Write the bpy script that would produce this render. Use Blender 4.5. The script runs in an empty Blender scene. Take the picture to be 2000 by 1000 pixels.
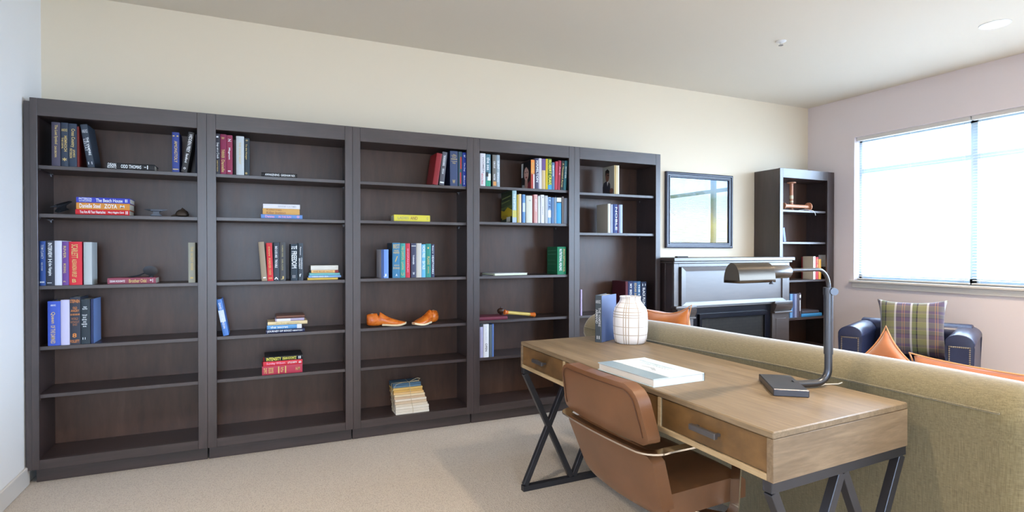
import bpy, bmesh, math, random
from mathutils import Vector, Matrix, Euler
random.seed(7)
PI = math.pi
sc = bpy.context.scene
COL = sc.collection

# ---------------------------------------------------------------- camera, sky, light, exposure
EYE = 1.251
cam_d = bpy.data.cameras.new('camera')
cam_d.sensor_width = 36.0
cam_d.lens = 36.0 * 1090.47 / 2000.0
cam_d.clip_start = 0.05
cam = bpy.data.objects.new('camera', cam_d)
COL.objects.link(cam)
cam.location = (0, 0, EYE)
cam.rotation_euler = (math.radians(90 - 0.4711), 0, math.radians(-24.6371))
sc.camera = cam

world = bpy.data.worlds.new('daylight')
sc.world = world
world.use_nodes = True
wn = world.node_tree
wn.nodes['Background'].inputs[0].default_value = (0.55, 0.745, 1.0, 1)
wn.nodes['Background'].inputs[1].default_value = 24.0
# hazy bright sky over darker ground
_tc = wn.nodes.new('ShaderNodeTexCoord'); _sx = wn.nodes.new('ShaderNodeSeparateXYZ'); _rp = wn.nodes.new('ShaderNodeValToRGB')
wn.links.new(_tc.outputs['Generated'], _sx.inputs[0])
_mr = wn.nodes.new('ShaderNodeMapRange'); _mr.inputs['From Min'].default_value = -1; _mr.inputs['From Max'].default_value = 1
wn.links.new(_sx.outputs['Z'], _mr.inputs['Value']); wn.links.new(_mr.outputs[0], _rp.inputs[0])
_rp.color_ramp.elements[0].position = .44; _rp.color_ramp.elements[0].color = (.26, .34, .42, 1)
_rp.color_ramp.elements[1].position = .50; _rp.color_ramp.elements[1].color = (.56, .75, 1.0, 1)
wn.links.new(_rp.outputs[0], wn.nodes['Background'].inputs[0])
sc.view_settings.view_transform = 'Standard'
sc.view_settings.look = 'None'
sc.view_settings.gamma = 1.0
sc.view_settings.use_curve_mapping = False
sc.view_settings.exposure = 0.08

def area(name, loc, rot, sx, sy, power, color, portal=False):
    d = bpy.data.lights.new(name, 'AREA')
    d.shape = 'RECTANGLE'; d.size = sx; d.size_y = sy
    d.energy = power; d.color = color
    o = bpy.data.objects.new(name, d); COL.objects.link(o)
    o.location = loc; o.rotation_euler = rot
    if portal: d.cycles.is_portal = True
    return o
# daylight entering by the window in the right wall and by an unseen rear window added for fill
area('window_portal', (5.45, 1.64, 1.66), (0, PI/2, 0), 1.37, 3.84, 1, (1, 1, 1), True)
area('side_window_portal', (5.45, -1.66, 1.66), (0, PI/2, 0), 1.39, 1.92, 1, (1, 1, 1), True)
area('rear_fill_portal', (-.2, -3.15, 1.6), (PI/2, 0, 0), 1.5, 1.4, 1, (1, 1, 1), True)

# ---------------------------------------------------------------- materials
def lin(c):
    if isinstance(c, str):
        v = [int(c[i:i+2], 16) / 255 for i in (0, 2, 4)]
        return tuple(((x + .055) / 1.055) ** 2.4 if x > .04045 else x / 12.92 for x in v)
    return tuple(c)
MATS = {}
def mat(name, color, rough=.6, metal=0, spec=.5, sheen=0, coat=0):
    if name in MATS: return MATS[name]
    m = bpy.data.materials.new(name); m.use_nodes = True
    b = m.node_tree.nodes['Principled BSDF']
    b.inputs['Base Color'].default_value = (*lin(color), 1)
    b.inputs['Roughness'].default_value = rough
    b.inputs['Metallic'].default_value = metal
    b.inputs['Specular IOR Level'].default_value = spec
    b.inputs['Sheen Weight'].default_value = sheen
    b.inputs['Coat Weight'].default_value = coat
    MATS[name] = m
    return m
def nodes(m):
    t = m.node_tree
    return t, t.nodes, t.links, t.nodes['Principled BSDF']
def mapping(t, scale=(1, 1, 1), coord='Object'):
    tc = t.nodes.new('ShaderNodeTexCoord'); mp = t.nodes.new('ShaderNodeMapping')
    mp.inputs['Scale'].default_value = scale
    t.links.new(tc.outputs[coord], mp.inputs[0])
    return mp
def ramp(t, src, stops, interp='LINEAR'):
    r = t.nodes.new('ShaderNodeValToRGB'); cr = r.color_ramp; cr.interpolation = interp
    while len(cr.elements) > 1: cr.elements.remove(cr.elements[-1])
    cr.elements[0].position = stops[0][0]; cr.elements[0].color = (*lin(stops[0][1]), 1)
    for p, c in stops[1:]:
        e = cr.elements.new(p); e.color = (*lin(c), 1)
    t.links.new(src, r.inputs[0])
    return r
def noise(t, vec, scale, detail=3, rough=.5, dist=0):
    n = t.nodes.new('ShaderNodeTexNoise')
    n.inputs['Scale'].default_value = scale; n.inputs['Detail'].default_value = detail
    n.inputs['Roughness'].default_value = rough; n.inputs['Distortion'].default_value = dist
    t.links.new(vec, n.inputs['Vector'])
    return n
def bump(t, h, b, strength, dist=.002):
    u = t.nodes.new('ShaderNodeBump'); u.inputs['Strength'].default_value = strength
    u.inputs['Distance'].default_value = dist
    t.links.new(h, u.inputs['Height']); t.links.new(u.outputs[0], b.inputs['Normal'])
def wood(name, c0, c1, c2, scale, rough=.45, bmp=.15, rvar=.1, spec=.5):
    m = mat(name, c1, rough, spec=spec); t, N, Lk, b = nodes(m)
    mp = mapping(t, scale)
    n = noise(t, mp.outputs[0], 1.0, 5, .6, .8)
    f = noise(t, mp.outputs[0], 5.0, 3, .6, .2)
    mx = t.nodes.new('ShaderNodeMath'); mx.operation = 'MULTIPLY_ADD'
    mx.inputs[1].default_value = .35
    Lk.new(f.outputs[0], mx.inputs[0])
    s = t.nodes.new('ShaderNodeMath'); s.operation = 'MULTIPLY'; s.inputs[1].default_value = .68
    Lk.new(n.outputs[0], s.inputs[0]); Lk.new(s.outputs[0], mx.inputs[2])
    r = ramp(t, mx.outputs[0], [(.33, c0), (.5, c1), (.68, c2)])
    Lk.new(r.outputs[0], b.inputs['Base Color'])
    rr = t.nodes.new('ShaderNodeMapRange')
    rr.inputs['To Min'].default_value = rough - rvar; rr.inputs['To Max'].default_value = rough + rvar
    Lk.new(mx.outputs[0], rr.inputs['Value']); Lk.new(rr.outputs[0], b.inputs['Roughness'])
    bump(t, mx.outputs[0], b, bmp)
    return m
def paint(name, c, rough=.75):
    m = mat(name, c, rough, spec=.3); t, N, Lk, b = nodes(m)
    n = noise(t, mapping(t, (1, 1, 1)).outputs[0], 220, 3)
    bump(t, n.outputs[0], b, .12, .001)
    return m

M_WALL = paint('wall_paint_cream', 'e5d9c4')
M_WALLR = paint('wall_paint_flare', 'e2d8da')  # lavender lens flare from the window put into the right wall's colour
M_WALLL = paint('wall_paint_daylit', 'efefef')  # cool daylight on the left wall put into its colour, instead of cream
M_CEIL = paint('ceiling_paint', 'dcd4c6', .85)
M_VINYL = mat('window_vinyl', 'a9b6c0', .5)
M_TRIM = mat('white_trim_paint', 'd8d4cf', .45)
DARK = ('281e1e', '332727', '403232')
M_WV = wood('espresso_wood_vertical', *DARK, (14, 14, 1.6), .38, spec=.95)
M_WH = wood('espresso_wood_horizontal', *DARK, (1.6, 14, 14), .38, spec=.95)
M_WB = wood('espresso_back_panel', '432f27', '50392e', '5e4539', (6, 6, 1.2), .36, .05, .08, .5)
M_DESK = wood('limed_oak', '665643', '7a6952', '8d7b64', (30, 2.0, 30), .5, .2)
M_DESKE = wood('limed_oak_edge', '8f7a5a', 'a48e6d', 'b8a381', (30, 3.0, 30), .5, .15)
M_DESKS = wood('limed_oak_side', '655440', '776550', '8a775f', (2.5, 30, 26), .5, .2)
M_DRAWER = wood('bronzed_drawer_front', '4f3c24', '63492b', '785a36', (4, 3, 5), .42, .03)
M_STEEL = mat('dark_steel', '45474e', .38, .75)
M_STEELB = mat('brushed_nickel', '554e46', .30, 1.0)
M_LAMP = mat('gunmetal', '5b5d63', .30, .9)
M_CHROME = mat('polished_aluminium', 'd5d0c8', .16, 1.0)
M_PIN = mat('pin_metal', 'c8c8d0', .25, 1.0)
M_PAGE = mat('paper_pages', 'd2cdbf', .85)
M_BLACKP = mat('black_plastic', '17171a', .4)
M_WHITEP = mat('white_plastic', 'e6e6e6', .4)
M_IRON = mat('cast_iron', '3c3f46', .4, .6)

m = mat('glass_of_picture', 'ffffff', .02); b = nodes(m)[3]
b.inputs['Transmission Weight'].default_value = 1.0; b.inputs['IOR'].default_value = 1.5
def thin_glass(name, r=.0):
    m = bpy.data.materials.new(name); m.use_nodes = True; t = m.node_tree; t.nodes.clear()
    o = t.nodes.new('ShaderNodeOutputMaterial'); mx = t.nodes.new('ShaderNodeMixShader')
    tr = t.nodes.new('ShaderNodeBsdfTransparent'); gl = t.nodes.new('ShaderNodeBsdfGlossy')
    gl.inputs['Roughness'].default_value = r
    lw = t.nodes.new('ShaderNodeLayerWeight'); pw = t.nodes.new('ShaderNodeMath'); pw.operation = 'POWER'; pw.inputs[1].default_value = 5
    fr = t.nodes.new('ShaderNodeMath'); fr.operation = 'MULTIPLY_ADD'; fr.inputs[1].default_value = .92; fr.inputs[2].default_value = .06
    t.links.new(lw.outputs['Facing'], pw.inputs[0]); t.links.new(pw.outputs[0], fr.inputs[0]); t.links.new(fr.outputs[0], mx.inputs[0]); t.links.new(tr.outputs[0], mx.inputs[1])
    t.links.new(gl.outputs[0], mx.inputs[2]); t.links.new(mx.outputs[0], o.inputs[0])
    return m
M_GLASS = thin_glass('window_glass')
M_PGLASS = thin_glass('picture_glass', .01)

def carpet():
    m = mat('loop_carpet', 'a09580', .95, spec=.15, sheen=.1); t, N, Lk, b = nodes(m)
    mp = mapping(t, (1, 1, 1))
    v = t.nodes.new('ShaderNodeTexVoronoi'); v.inputs['Scale'].default_value = 230
    mp2 = mapping(t, (1, .35, 1)); mp2.inputs['Rotation'].default_value = (0, 0, .6); Lk.new(mp2.outputs[0], v.inputs['Vector'])
    n = noise(t, mp.outputs[0], 60, 4, .7)
    mx = t.nodes.new('ShaderNodeMath'); mx.operation = 'ADD'
    Lk.new(v.outputs[0], mx.inputs[0]); Lk.new(n.outputs[0], mx.inputs[1])
    r = ramp(t, mx.outputs[0], [(.3, 'a29687'), (.75, 'b2a9a0'), (1.2, 'c6bdb3')])
    Lk.new(r.outputs[0], b.inputs['Base Color'])
    bump(t, mx.outputs[0], b, .6, .004)
    return m
M_CARPET = carpet()

def linen():
    m = mat('olive_linen', '8d8156', .85, spec=.3, sheen=.7); t, N, Lk, b = nodes(m)
    n1 = noise(t, mapping(t, (420, 420, 26)).outputs[0], 1, 3, .6)
    n2 = noise(t, mapping(t, (20, 60, 600)).outputs[0], 1, 2, .6)
    mx = t.nodes.new('ShaderNodeMath'); mx.operation = 'ADD'
    Lk.new(n1.outputs[0], mx.inputs[0]); Lk.new(n2.outputs[0], mx.inputs[1])
    h = t.nodes.new('ShaderNodeMath'); h.operation = 'MULTIPLY'; h.inputs[1].default_value = .5
    Lk.new(mx.outputs[0], h.inputs[0])
    r = ramp(t, h.outputs[0], [(.34, '5e543a'), (.5, '716749'), (.66, '84795b')])
    Lk.new(r.outputs[0], b.inputs['Base Color'])
    bump(t, h.outputs[0], b, .35, .002)
    return m
M_SOFA = linen()
def velvet(name, c0, c1):
    m = mat(name, c0, .85, spec=.2, sheen=.6); t, N, Lk, b = nodes(m)
    n = noise(t, mapping(t, (5, 5, 9)).outputs[0], 1.4, 3, .5, .6)
    r = ramp(t, n.outputs[0], [(.3, c0), (.7, c1)]); Lk.new(r.outputs[0], b.inputs['Base Color'])
    w = noise(t, mapping(t, (1, 1, 1)).outputs[0], 300, 2)
    bump(t, w.outputs[0], b, .2, .001)
    return m
M_ORANGE = velvet('orange_velvet', 'c06a2e', 'd48244')
M_RUST = velvet('rust_velvet', 'ac6844', 'bf7c56')
def leather(name, c0, c1, rough):
    m = mat(name, c0, rough, spec=.5); t, N, Lk, b = nodes(m)
    n = noise(t, mapping(t, (1, 1, 1)).outputs[0], 7, 3)
    r = ramp(t, n.outputs[0], [(.35, c0), (.65, c1)]); Lk.new(r.outputs[0], b.inputs['Base Color'])
    v = t.nodes.new('ShaderNodeTexVoronoi'); v.inputs['Scale'].default_value = 420
    Lk.new(mapping(t, (1, 1, 1)).outputs[0], v.inputs['Vector'])
    bump(t, v.outputs[0], b, .12, .0008)
    return m
M_TAN = leather('brown_leather', '66442b', '704b31', .34)
M_NAVY = leather('navy_leather', '232a48', '2b3355', .36)

def plaid():
    m = mat('plaid_cloth', '7c8050', .9, spec=.2, sheen=.3); t, N, Lk, b = nodes(m)
    mp = mapping(t, (1, 1, 1)); sx = t.nodes.new('ShaderNodeSeparateXYZ'); Lk.new(mp.outputs[0], sx.inputs[0])
    def fr(out, period, off):
        a = t.nodes.new('ShaderNodeMath'); a.operation = 'MULTIPLY_ADD'; a.inputs[1].default_value = 1 / period; a.inputs[2].default_value = off
        f = t.nodes.new('ShaderNodeMath'); f.operation = 'FRACT'; Lk.new(out, a.inputs[0]); Lk.new(a.outputs[0], f.inputs[0]); return f.outputs[0]
    G, GD, Wt, Nv, Pu, Or = '828260', '6a7250', 'c9c7cc', '20222e', '61566e', 'c08a6a'
    ry = ramp(t, fr(sx.outputs['Y'], .21, .38), [(0, G), (.13, Nv), (.17, GD), (.30, Wt), (.36, Pu), (.53, Or), (.545, Pu), (.60, Or), (.615, Pu), (.80, Wt), (.86, G)], 'CONSTANT')
    rz = ramp(t, fr(sx.outputs['Z'], .13, .1), [(0, G), (.20, 'b3a97c'), (.22, Pu), (.45, Nv), (.50, GD), (.72, 'c0a888'), (.74, Pu), (.9, G)], 'CONSTANT')
    mx = t.nodes.new('ShaderNodeMix'); mx.data_type = 'RGBA'; mx.inputs[0].default_value = .33
    Lk.new(ry.outputs[0], mx.inputs[6]); Lk.new(rz.outputs[0], mx.inputs[7]); Lk.new(mx.outputs[2], b.inputs['Base Color'])
    return m
M_PLAID = plaid()
NAMED = dict(gold='cdb673', wh='e9e9ee', white='e9f0f6', silver='b9bfc8', orange='d98a44', brown='9c6a4a', pink='f0a8c8', khaki='a09a70', yellow='e8e460', red='c03a3a', grey='8a8a92', navy='223468', black='26262a')
def cmat(c, rough=.55):
    if c == 'w': c = 'wh'
    if c in NAMED: c = NAMED[c]
    return mat('cover_' + c, c, rough, spec=.4)

# ---------------------------------------------------------------- mesh helpers
def finish(bm, name, m=None, parent=None, loc=None, sharp=35, smooth=True):
    bmesh.ops.recalc_face_normals(bm, faces=bm.faces)
    if smooth:
        for f in bm.faces: f.smooth = True
        lim = math.radians(sharp)
        for e in bm.edges:
            if len(e.link_faces) == 2 and e.calc_face_angle(0) > lim: e.smooth = False
    me = bpy.data.meshes.new(name); bm.to_mesh(me); bm.free()
    if m:
        for k in (m if isinstance(m, (list, tuple)) else [m]): me.materials.append(k)
    o = bpy.data.objects.new(name, me); COL.objects.link(o)
    if parent: o.parent = parent
    if loc: o.location = loc
    return o
def empty(name, loc=(0, 0, 0), rot=(0, 0, 0)):
    o = bpy.data.objects.new(name, None); COL.objects.link(o)
    o.location = loc; o.rotation_euler = rot; o.empty_display_size = .05
    return o
def tag(o, label, cat, group=None, kind=None):
    o['label'] = label; o['category'] = cat
    if group: o['group'] = group
    if kind: o['kind'] = kind
    return o
def box(bm, x0, x1, y0, y1, z0, z1, bev=0, mi=0, seg=1):
    vs = [bm.verts.new(p) for p in ((x0, y0, z0), (x1, y0, z0), (x1, y1, z0), (x0, y1, z0), (x0, y0, z1), (x1, y0, z1), (x1, y1, z1), (x0, y1, z1))]
    fs = [bm.faces.new([vs[i] for i in q]) for q in ((3, 2, 1, 0), (4, 5, 6, 7), (0, 1, 5, 4), (1, 2, 6, 5), (2, 3, 7, 6), (3, 0, 4, 7))]
    for f in fs: f.material_index = mi
    if bev:
        es = list({e for f in fs for e in f.edges})
        r = bmesh.ops.bevel(bm, geom=es, offset=bev, segments=seg, affect='EDGES', profile=.5)
        for f in r['faces']: f.material_index = mi
    return vs
def hexa(bm, q0, q1, bev=0, seg=1):
    """q0: four bottom points, q1: four top points"""
    vs = [bm.verts.new(p) for p in list(q0) + list(q1)]
    fs = [bm.faces.new([vs[i] for i in q]) for q in ((3, 2, 1, 0), (4, 5, 6, 7), (0, 1, 5, 4), (1, 2, 6, 5), (2, 3, 7, 6), (3, 0, 4, 7))]
    if bev:
        es = list({e for f in fs for e in f.edges})
        bmesh.ops.bevel(bm, geom=es, offset=bev, segments=seg, affect='EDGES', profile=.5)
def boxo(name, dims, m, parent=None, bev=.002, loc=None, seg=1):
    bm = bmesh.new(); box(bm, *dims, bev=bev, seg=seg); return finish(bm, name, m, parent, loc)
def frames(path, closed=False, up=None):
    n = len(path); P = [Vector(p) for p in path]; T = []
    for i in range(n):
        a = P[(i - 1) % n] if (closed or i) else P[i]; c = P[(i + 1) % n] if (closed or i < n - 1) else P[i]
        T.append((c - a).normalized())
    N = []
    u = Vector(up) if up else (Vector((0, 0, 1)) if abs(T[0].z) < .9 else Vector((1, 0, 0)))
    for i in range(n):
        u = u - T[i] * u.dot(T[i]); u.normalize(); N.append(u.copy())
    return P, T, N
def tube(bm, path, r, seg=12, closed=False, caps=True):
    P, T, N = frames(path, closed); rings = []
    for i, (p, t, u) in enumerate(zip(P, T, N)):
        w = t.cross(u); rr = r[i] if isinstance(r, (list, tuple)) else r
        rings.append([bm.verts.new(p + u * math.cos(2 * PI * k / seg) * rr + w * math.sin(2 * PI * k / seg) * rr) for k in range(seg)])
    m = len(rings)
    for i in range(m if closed else m - 1):
        a, c = rings[i], rings[(i + 1) % m]
        for k in range(seg): bm.faces.new((a[k], a[(k + 1) % seg], c[(k + 1) % seg], c[k]))
    if caps and not closed:
        bm.faces.new(rings[0][::-1]); bm.faces.new(rings[-1])
def strap(bm, path, widths, wvec, th):
    """flat bar: path points, width vectors, thickness"""
    n = len(path); P = [Vector(p) for p in path]; rings = []
    for i in range(n):
        a = P[max(i - 1, 0)]; c = P[min(i + 1, n - 1)]; t = (c - a).normalized()
        w = Vector(wvec[i]); w = (w - t * w.dot(t)).normalized(); h = t.cross(w)
        W, H = widths / 2, th / 2
        rings.append([bm.verts.new(P[i] + w * s * W + h * q * H) for s, q in ((-1, -1), (1, -1), (1, 1), (-1, 1))])
    for a, c in zip(rings, rings[1:]):
        for k in range(4): bm.faces.new((a[k], a[(k + 1) % 4], c[(k + 1) % 4], c[k]))
    bm.faces.new(rings[0][::-1]); bm.faces.new(rings[-1])
def bar(bm, a, c, w, h=None, up=(0, 1, 0)):
    """square bar from a to c"""
    h = h or w; a = Vector(a); c = Vector(c); t = (c - a).normalized(); u = Vector(up); u = (u - t * u.dot(t)).normalized(); v = t.cross(u)
    q = lambda p: [p + u * s * w / 2 + v * r * h / 2 for s, r in ((-1, -1), (1, -1), (1, 1), (-1, 1))]
    hexa(bm, q(a), q(c), bev=.0015)
def lathe(bm, prof, seg=32, axis=Matrix.Identity(4), cx=0, cy=0):
    rings = []
    for r, z in prof:
        if r < 1e-6: rings.append([bm.verts.new(axis @ Vector((cx, cy, z)))])
        else: rings.append([bm.verts.new(axis @ Vector((cx + r * math.cos(2 * PI * k / seg), cy + r * math.sin(2 * PI * k / seg), z))) for k in range(seg)])
    for a, c in zip(rings, rings[1:]):
        for k in range(seg):
            k2 = (k + 1) % seg
            if len(a) == 1 and len(c) == 1: continue
            if len(a) == 1: bm.faces.new((a[0], c[k2], c[k]))
            elif len(c) == 1: bm.faces.new((a[k], a[k2], c[0]))
            else: bm.faces.new((a[k], a[k2], c[k2], c[k]))
def prism(bm, poly, fn, d0, d1, bev=0, seg=1):
    """polygon extruded: fn(u, v, d) -> point"""
    a = [bm.verts.new(fn(u, v, d0)) for u, v in poly]; c = [bm.verts.new(fn(u, v, d1)) for u, v in poly]
    n = len(poly); fs = [bm.faces.new(a[::-1]), bm.faces.new(c)]
    for k in range(n): fs.append(bm.faces.new((a[k], a[(k + 1) % n], c[(k + 1) % n], c[k])))
    if bev:
        es = list({e for f in fs[:2] for e in f.edges})
        bmesh.ops.bevel(bm, geom=es, offset=bev, segments=seg, affect='EDGES', profile=.5)
def arc(cx, cy, r, a0, a1, n, ry=None):
    ry = ry or r
    return [(cx + r * math.cos(a0 + (a1 - a0) * k / n), cy + ry * math.sin(a0 + (a1 - a0) * k / n)) for k in range(n + 1)]
def rrect(w, h, r, n=5, cx=0, cy=0):
    out = []
    for sx, sy, a in ((1, 1, 0), (-1, 1, PI/2), (-1, -1, PI), (1, -1, 3*PI/2)):
        out += arc(cx + sx * (w/2 - r), cy + sy * (h/2 - r), r, a, a + PI/2, n)
    return out
def cushion(name, w, h, t, m, parent=None, loc=(0, 0, 0), rot=(0, 0, 0), n=22, pinch=.35, wob=.006, sub=True, seed=1, ear=.05):
    """pillow in local YZ plane (width y, height z), thickness along x, base at z=0"""
    rnd = random.Random(seed); bm = bmesh.new(); g = {}
    ph = [rnd.uniform(0, 6.28) for _ in range(6)]
    for s in (1, -1):
        for i in range(n + 1):
            for j in range(n + 1):
                edge = i in (0, n) or j in (0, n)
                if s == -1 and edge: g[(s, i, j)] = g[(1, i, j)]; continue
                u, v = i / n * 2 - 1, j / n * 2 - 1
                q = 1 - pinch * .18 * (1 - v * v) * abs(u) ** 3; p = 1 - pinch * .22 * (1 - u * u) * abs(v) ** 3
                f = max(0, (1 - u ** 4) * (1 - v ** 4)) ** .5
                x = s * t / 2 * f + wob * math.sin(3.1 * u + ph[0] + s) * math.cos(2.7 * v + ph[1]) + wob * .6 * math.sin(7 * u + 4 * v + ph[2])
                k = 1 + ear * abs(u * v) ** 6
                g[(s, i, j)] = bm.verts.new((x, u * w / 2 * q * k, h / 2 + v * h / 2 * p * k))
    for s in (1, -1):
        for i in range(n):
            for j in range(n):
                bm.faces.new((g[(s, i, j)], g[(s, i + 1, j)], g[(s, i + 1, j + 1)], g[(s, i, j + 1)]))
    o = finish(bm, name, m, parent, loc, sharp=80); o.rotation_euler = rot
    if sub:
        md = o.modifiers.new('s', 'SUBSURF'); md.levels = 1; md.render_levels = 1
    return o, g
def copy_part(o, parent):
    c = o.copy(); COL.objects.link(c); c.parent = parent
    for ch in o.children: copy_part(ch, c)
    return c
def copy_thing(root, loc=None):
    c = root.copy(); COL.objects.link(c)
    for ch in root.children: copy_part(ch, c)
    if loc: c.location = loc
    return c

# ---------------------------------------------------------------- lettering
TEXTS = {}
def load_texts(strings):
    tmp = []
    for s in sorted(set(strings)):
        cu = bpy.data.curves.new('t', 'FONT'); cu.body = s; cu.resolution_u = 2; cu.offset = .012
        o = bpy.data.objects.new('t', cu); COL.objects.link(o); tmp.append((s, o, cu))
    dg = bpy.context.evaluated_depsgraph_get()
    for s, o, cu in tmp:
        me = bpy.data.meshes.new_from_object(o.evaluated_get(dg))
        vs = [tuple(v.co[:2]) for v in me.vertices]; fs = [tuple(p.vertices) for p in me.polygons]
        bpy.data.meshes.remove(me)
        if vs:
            x0, x1 = min(v[0] for v in vs), max(v[0] for v in vs); y0, y1 = min(v[1] for v in vs), max(v[1] for v in vs)
            TEXTS[s] = ([((x - x0) / max(1e-6, x1 - x0), (y - y0) / max(1e-6, y1 - y0)) for x, y in vs], fs)
    for s, o, cu in tmp: bpy.data.objects.remove(o); bpy.data.curves.remove(cu)
def lettering(bm, s, fn):
    """fn(u, v): unit text box -> 3D point"""
    vs, fs = TEXTS[s]; V = [bm.verts.new(fn(u, v)) for u, v in vs]
    for f in fs:
        try: bm.faces.new([V[i] for i in f])
        except ValueError: pass

# ---------------------------------------------------------------- room shell
XL, XR, YB, YR, ZC = -1.122, 5.303, 4.066, -3.1, 2.757
WY0, WY1, WZ0, WZ1 = -0.28, 3.56, .972, 2.36       # right window opening
def struct(name, bm, m, parent=None, **k):
    o = finish(bm, name, m, parent, **k)
    if not parent: o['kind'] = 'structure'
    return o
def sbox(name, dims, m, bev=0, parent=None):
    bm = bmesh.new(); box(bm, *dims, bev=bev); return struct(name, bm, m, parent)
sbox('floor', (XL - .15, XR + .25, YR - .15, YB + .15, -.1, 0), M_CARPET)
sbox('ceiling', (XL - .15, XR + .25, YR - .15, YB + .15, ZC, ZC + .1), M_CEIL)
sbox('wall_back', (XL - .15, XR + .25, YB, YB + .15, 0, ZC), M_WALL)
sbox('wall_left', (XL - .15, XL, YR, YB, 0, ZC), M_WALLL)
def wall_with_hole(name, m, axis, a0, a1, t0, t1, h):
    """h: (lo, hi, z0, z1) opening along the wall"""
    bm = bmesh.new()
    for lo, hi, z0, z1 in ((a0, h[0], 0, ZC), (h[1], a1, 0, ZC), (h[0], h[1], 0, h[2]), (h[0], h[1], h[3], ZC)):
        if hi - lo < .001: continue
        if axis == 'y': box(bm, t0, t1, lo, hi, z0, z1)
        else: box(bm, lo, hi, t0, t1, z0, z1)
    return struct(name, bm, m)
S0, S1 = -2.62, -.7                                   # second window further back in the same wall
bm = bmesh.new()
for lo, hi, z0, z1 in ((YR, S0, 0, ZC), (S1, WY0, 0, ZC), (WY1, YB, 0, ZC), (WY0, WY1, 0, WZ0), (WY0, WY1, WZ1, ZC), (S0, S1, 0, WZ0), (S0, S1, WZ1, ZC)):
    box(bm, XR, XR + .15, lo, hi, z0, z1)
struct('wall_right', bm, M_WALLR)
wall_with_hole('wall_rear', M_WALLL, 'x', XL, XR, YR - .15, YR, (-.95, .55, .9, 2.3))  # opening for the added rear window
sbox('baseboard_left', (XL, XL + .014, YR, 3.80, 0, .10), M_TRIM, .003)
sbox('baseboard_right', (XR - .014, XR, YR, YB, 0, .10), M_TRIM, .003)
# stool and apron under the window
sbox('trim_1', (XR - .035, XR + .10, WY0 - .05, WY1 + .032, WZ0 - .022, WZ0), M_TRIM, .004)
sbox('trim_2', (XR - .014, XR, WY0 - .03, WY1 + .012, WZ0 - .072, WZ0 - .022), M_TRIM, .003)

# window with mullions and a transom rail
win = empty('window_1', (XR + .105, 0, 0)); win['kind'] = 'structure'
NP = 4; PW = (WY1 - WY0) / NP
bm = bmesh.new()
box(bm, -.025, .025, WY0, WY1, WZ0, WZ0 + .05); box(bm, -.025, .025, WY0, WY1, WZ1 - .05, WZ1)
for k in range(NP + 1):
    y = WY0 + PW * k; w = .025
    box(bm, -.025, .025, max(WY0, y - w), min(WY1, y + w), WZ0, WZ1)
finish(bm, 'window_frame', M_VINYL, win)
bm = bmesh.new(); box(bm, -.02, .02, WY0, WY1, 2.01, 2.055); finish(bm, 'transom_rail', M_VINYL, win)
for k in range(NP):
    bm = bmesh.new(); y = WY0 + PW * k
    v = [bm.verts.new((0, a, c)) for a, c in ((y, WZ0), (y + PW, WZ0), (y + PW, WZ1), (y, WZ1))]; bm.faces.new(v)
    finish(bm, 'window_pane', M_GLASS, win)

w3 = empty('window_3', (XR + .105, 0, 0)); w3['kind'] = 'structure'
bm = bmesh.new()
for a, c in ((S0, S0 + .05), ((S0 + S1) / 2 - .025, (S0 + S1) / 2 + .025), (S1 - .05, S1)): box(bm, -.025, .025, a, c, WZ0, WZ1)
box(bm, -.025, .025, S0, S1, WZ0, WZ0 + .05); box(bm, -.025, .025, S0, S1, WZ1 - .05, WZ1); box(bm, -.02, .02, S0, S1, 2.01, 2.055)
finish(bm, 'window_frame', M_VINYL, w3)
rear = empty('rear_fill_window', (0, YR - .08, 0)); rear['kind'] = 'structure'  # out-of-view window added to fill the room with daylight from behind
bm = bmesh.new()
for k in range(5):
    x = -.95 + 1.5 * k / 4; box(bm, x - .03, x + .03, -.025, .025, .9, 2.3)
box(bm, -.95, .55, -.025, .025, .9, .96); box(bm, -.95, .55, -.025, .025, 2.24, 2.3)
finish(bm, 'window_frame', M_TRIM, rear)

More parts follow.
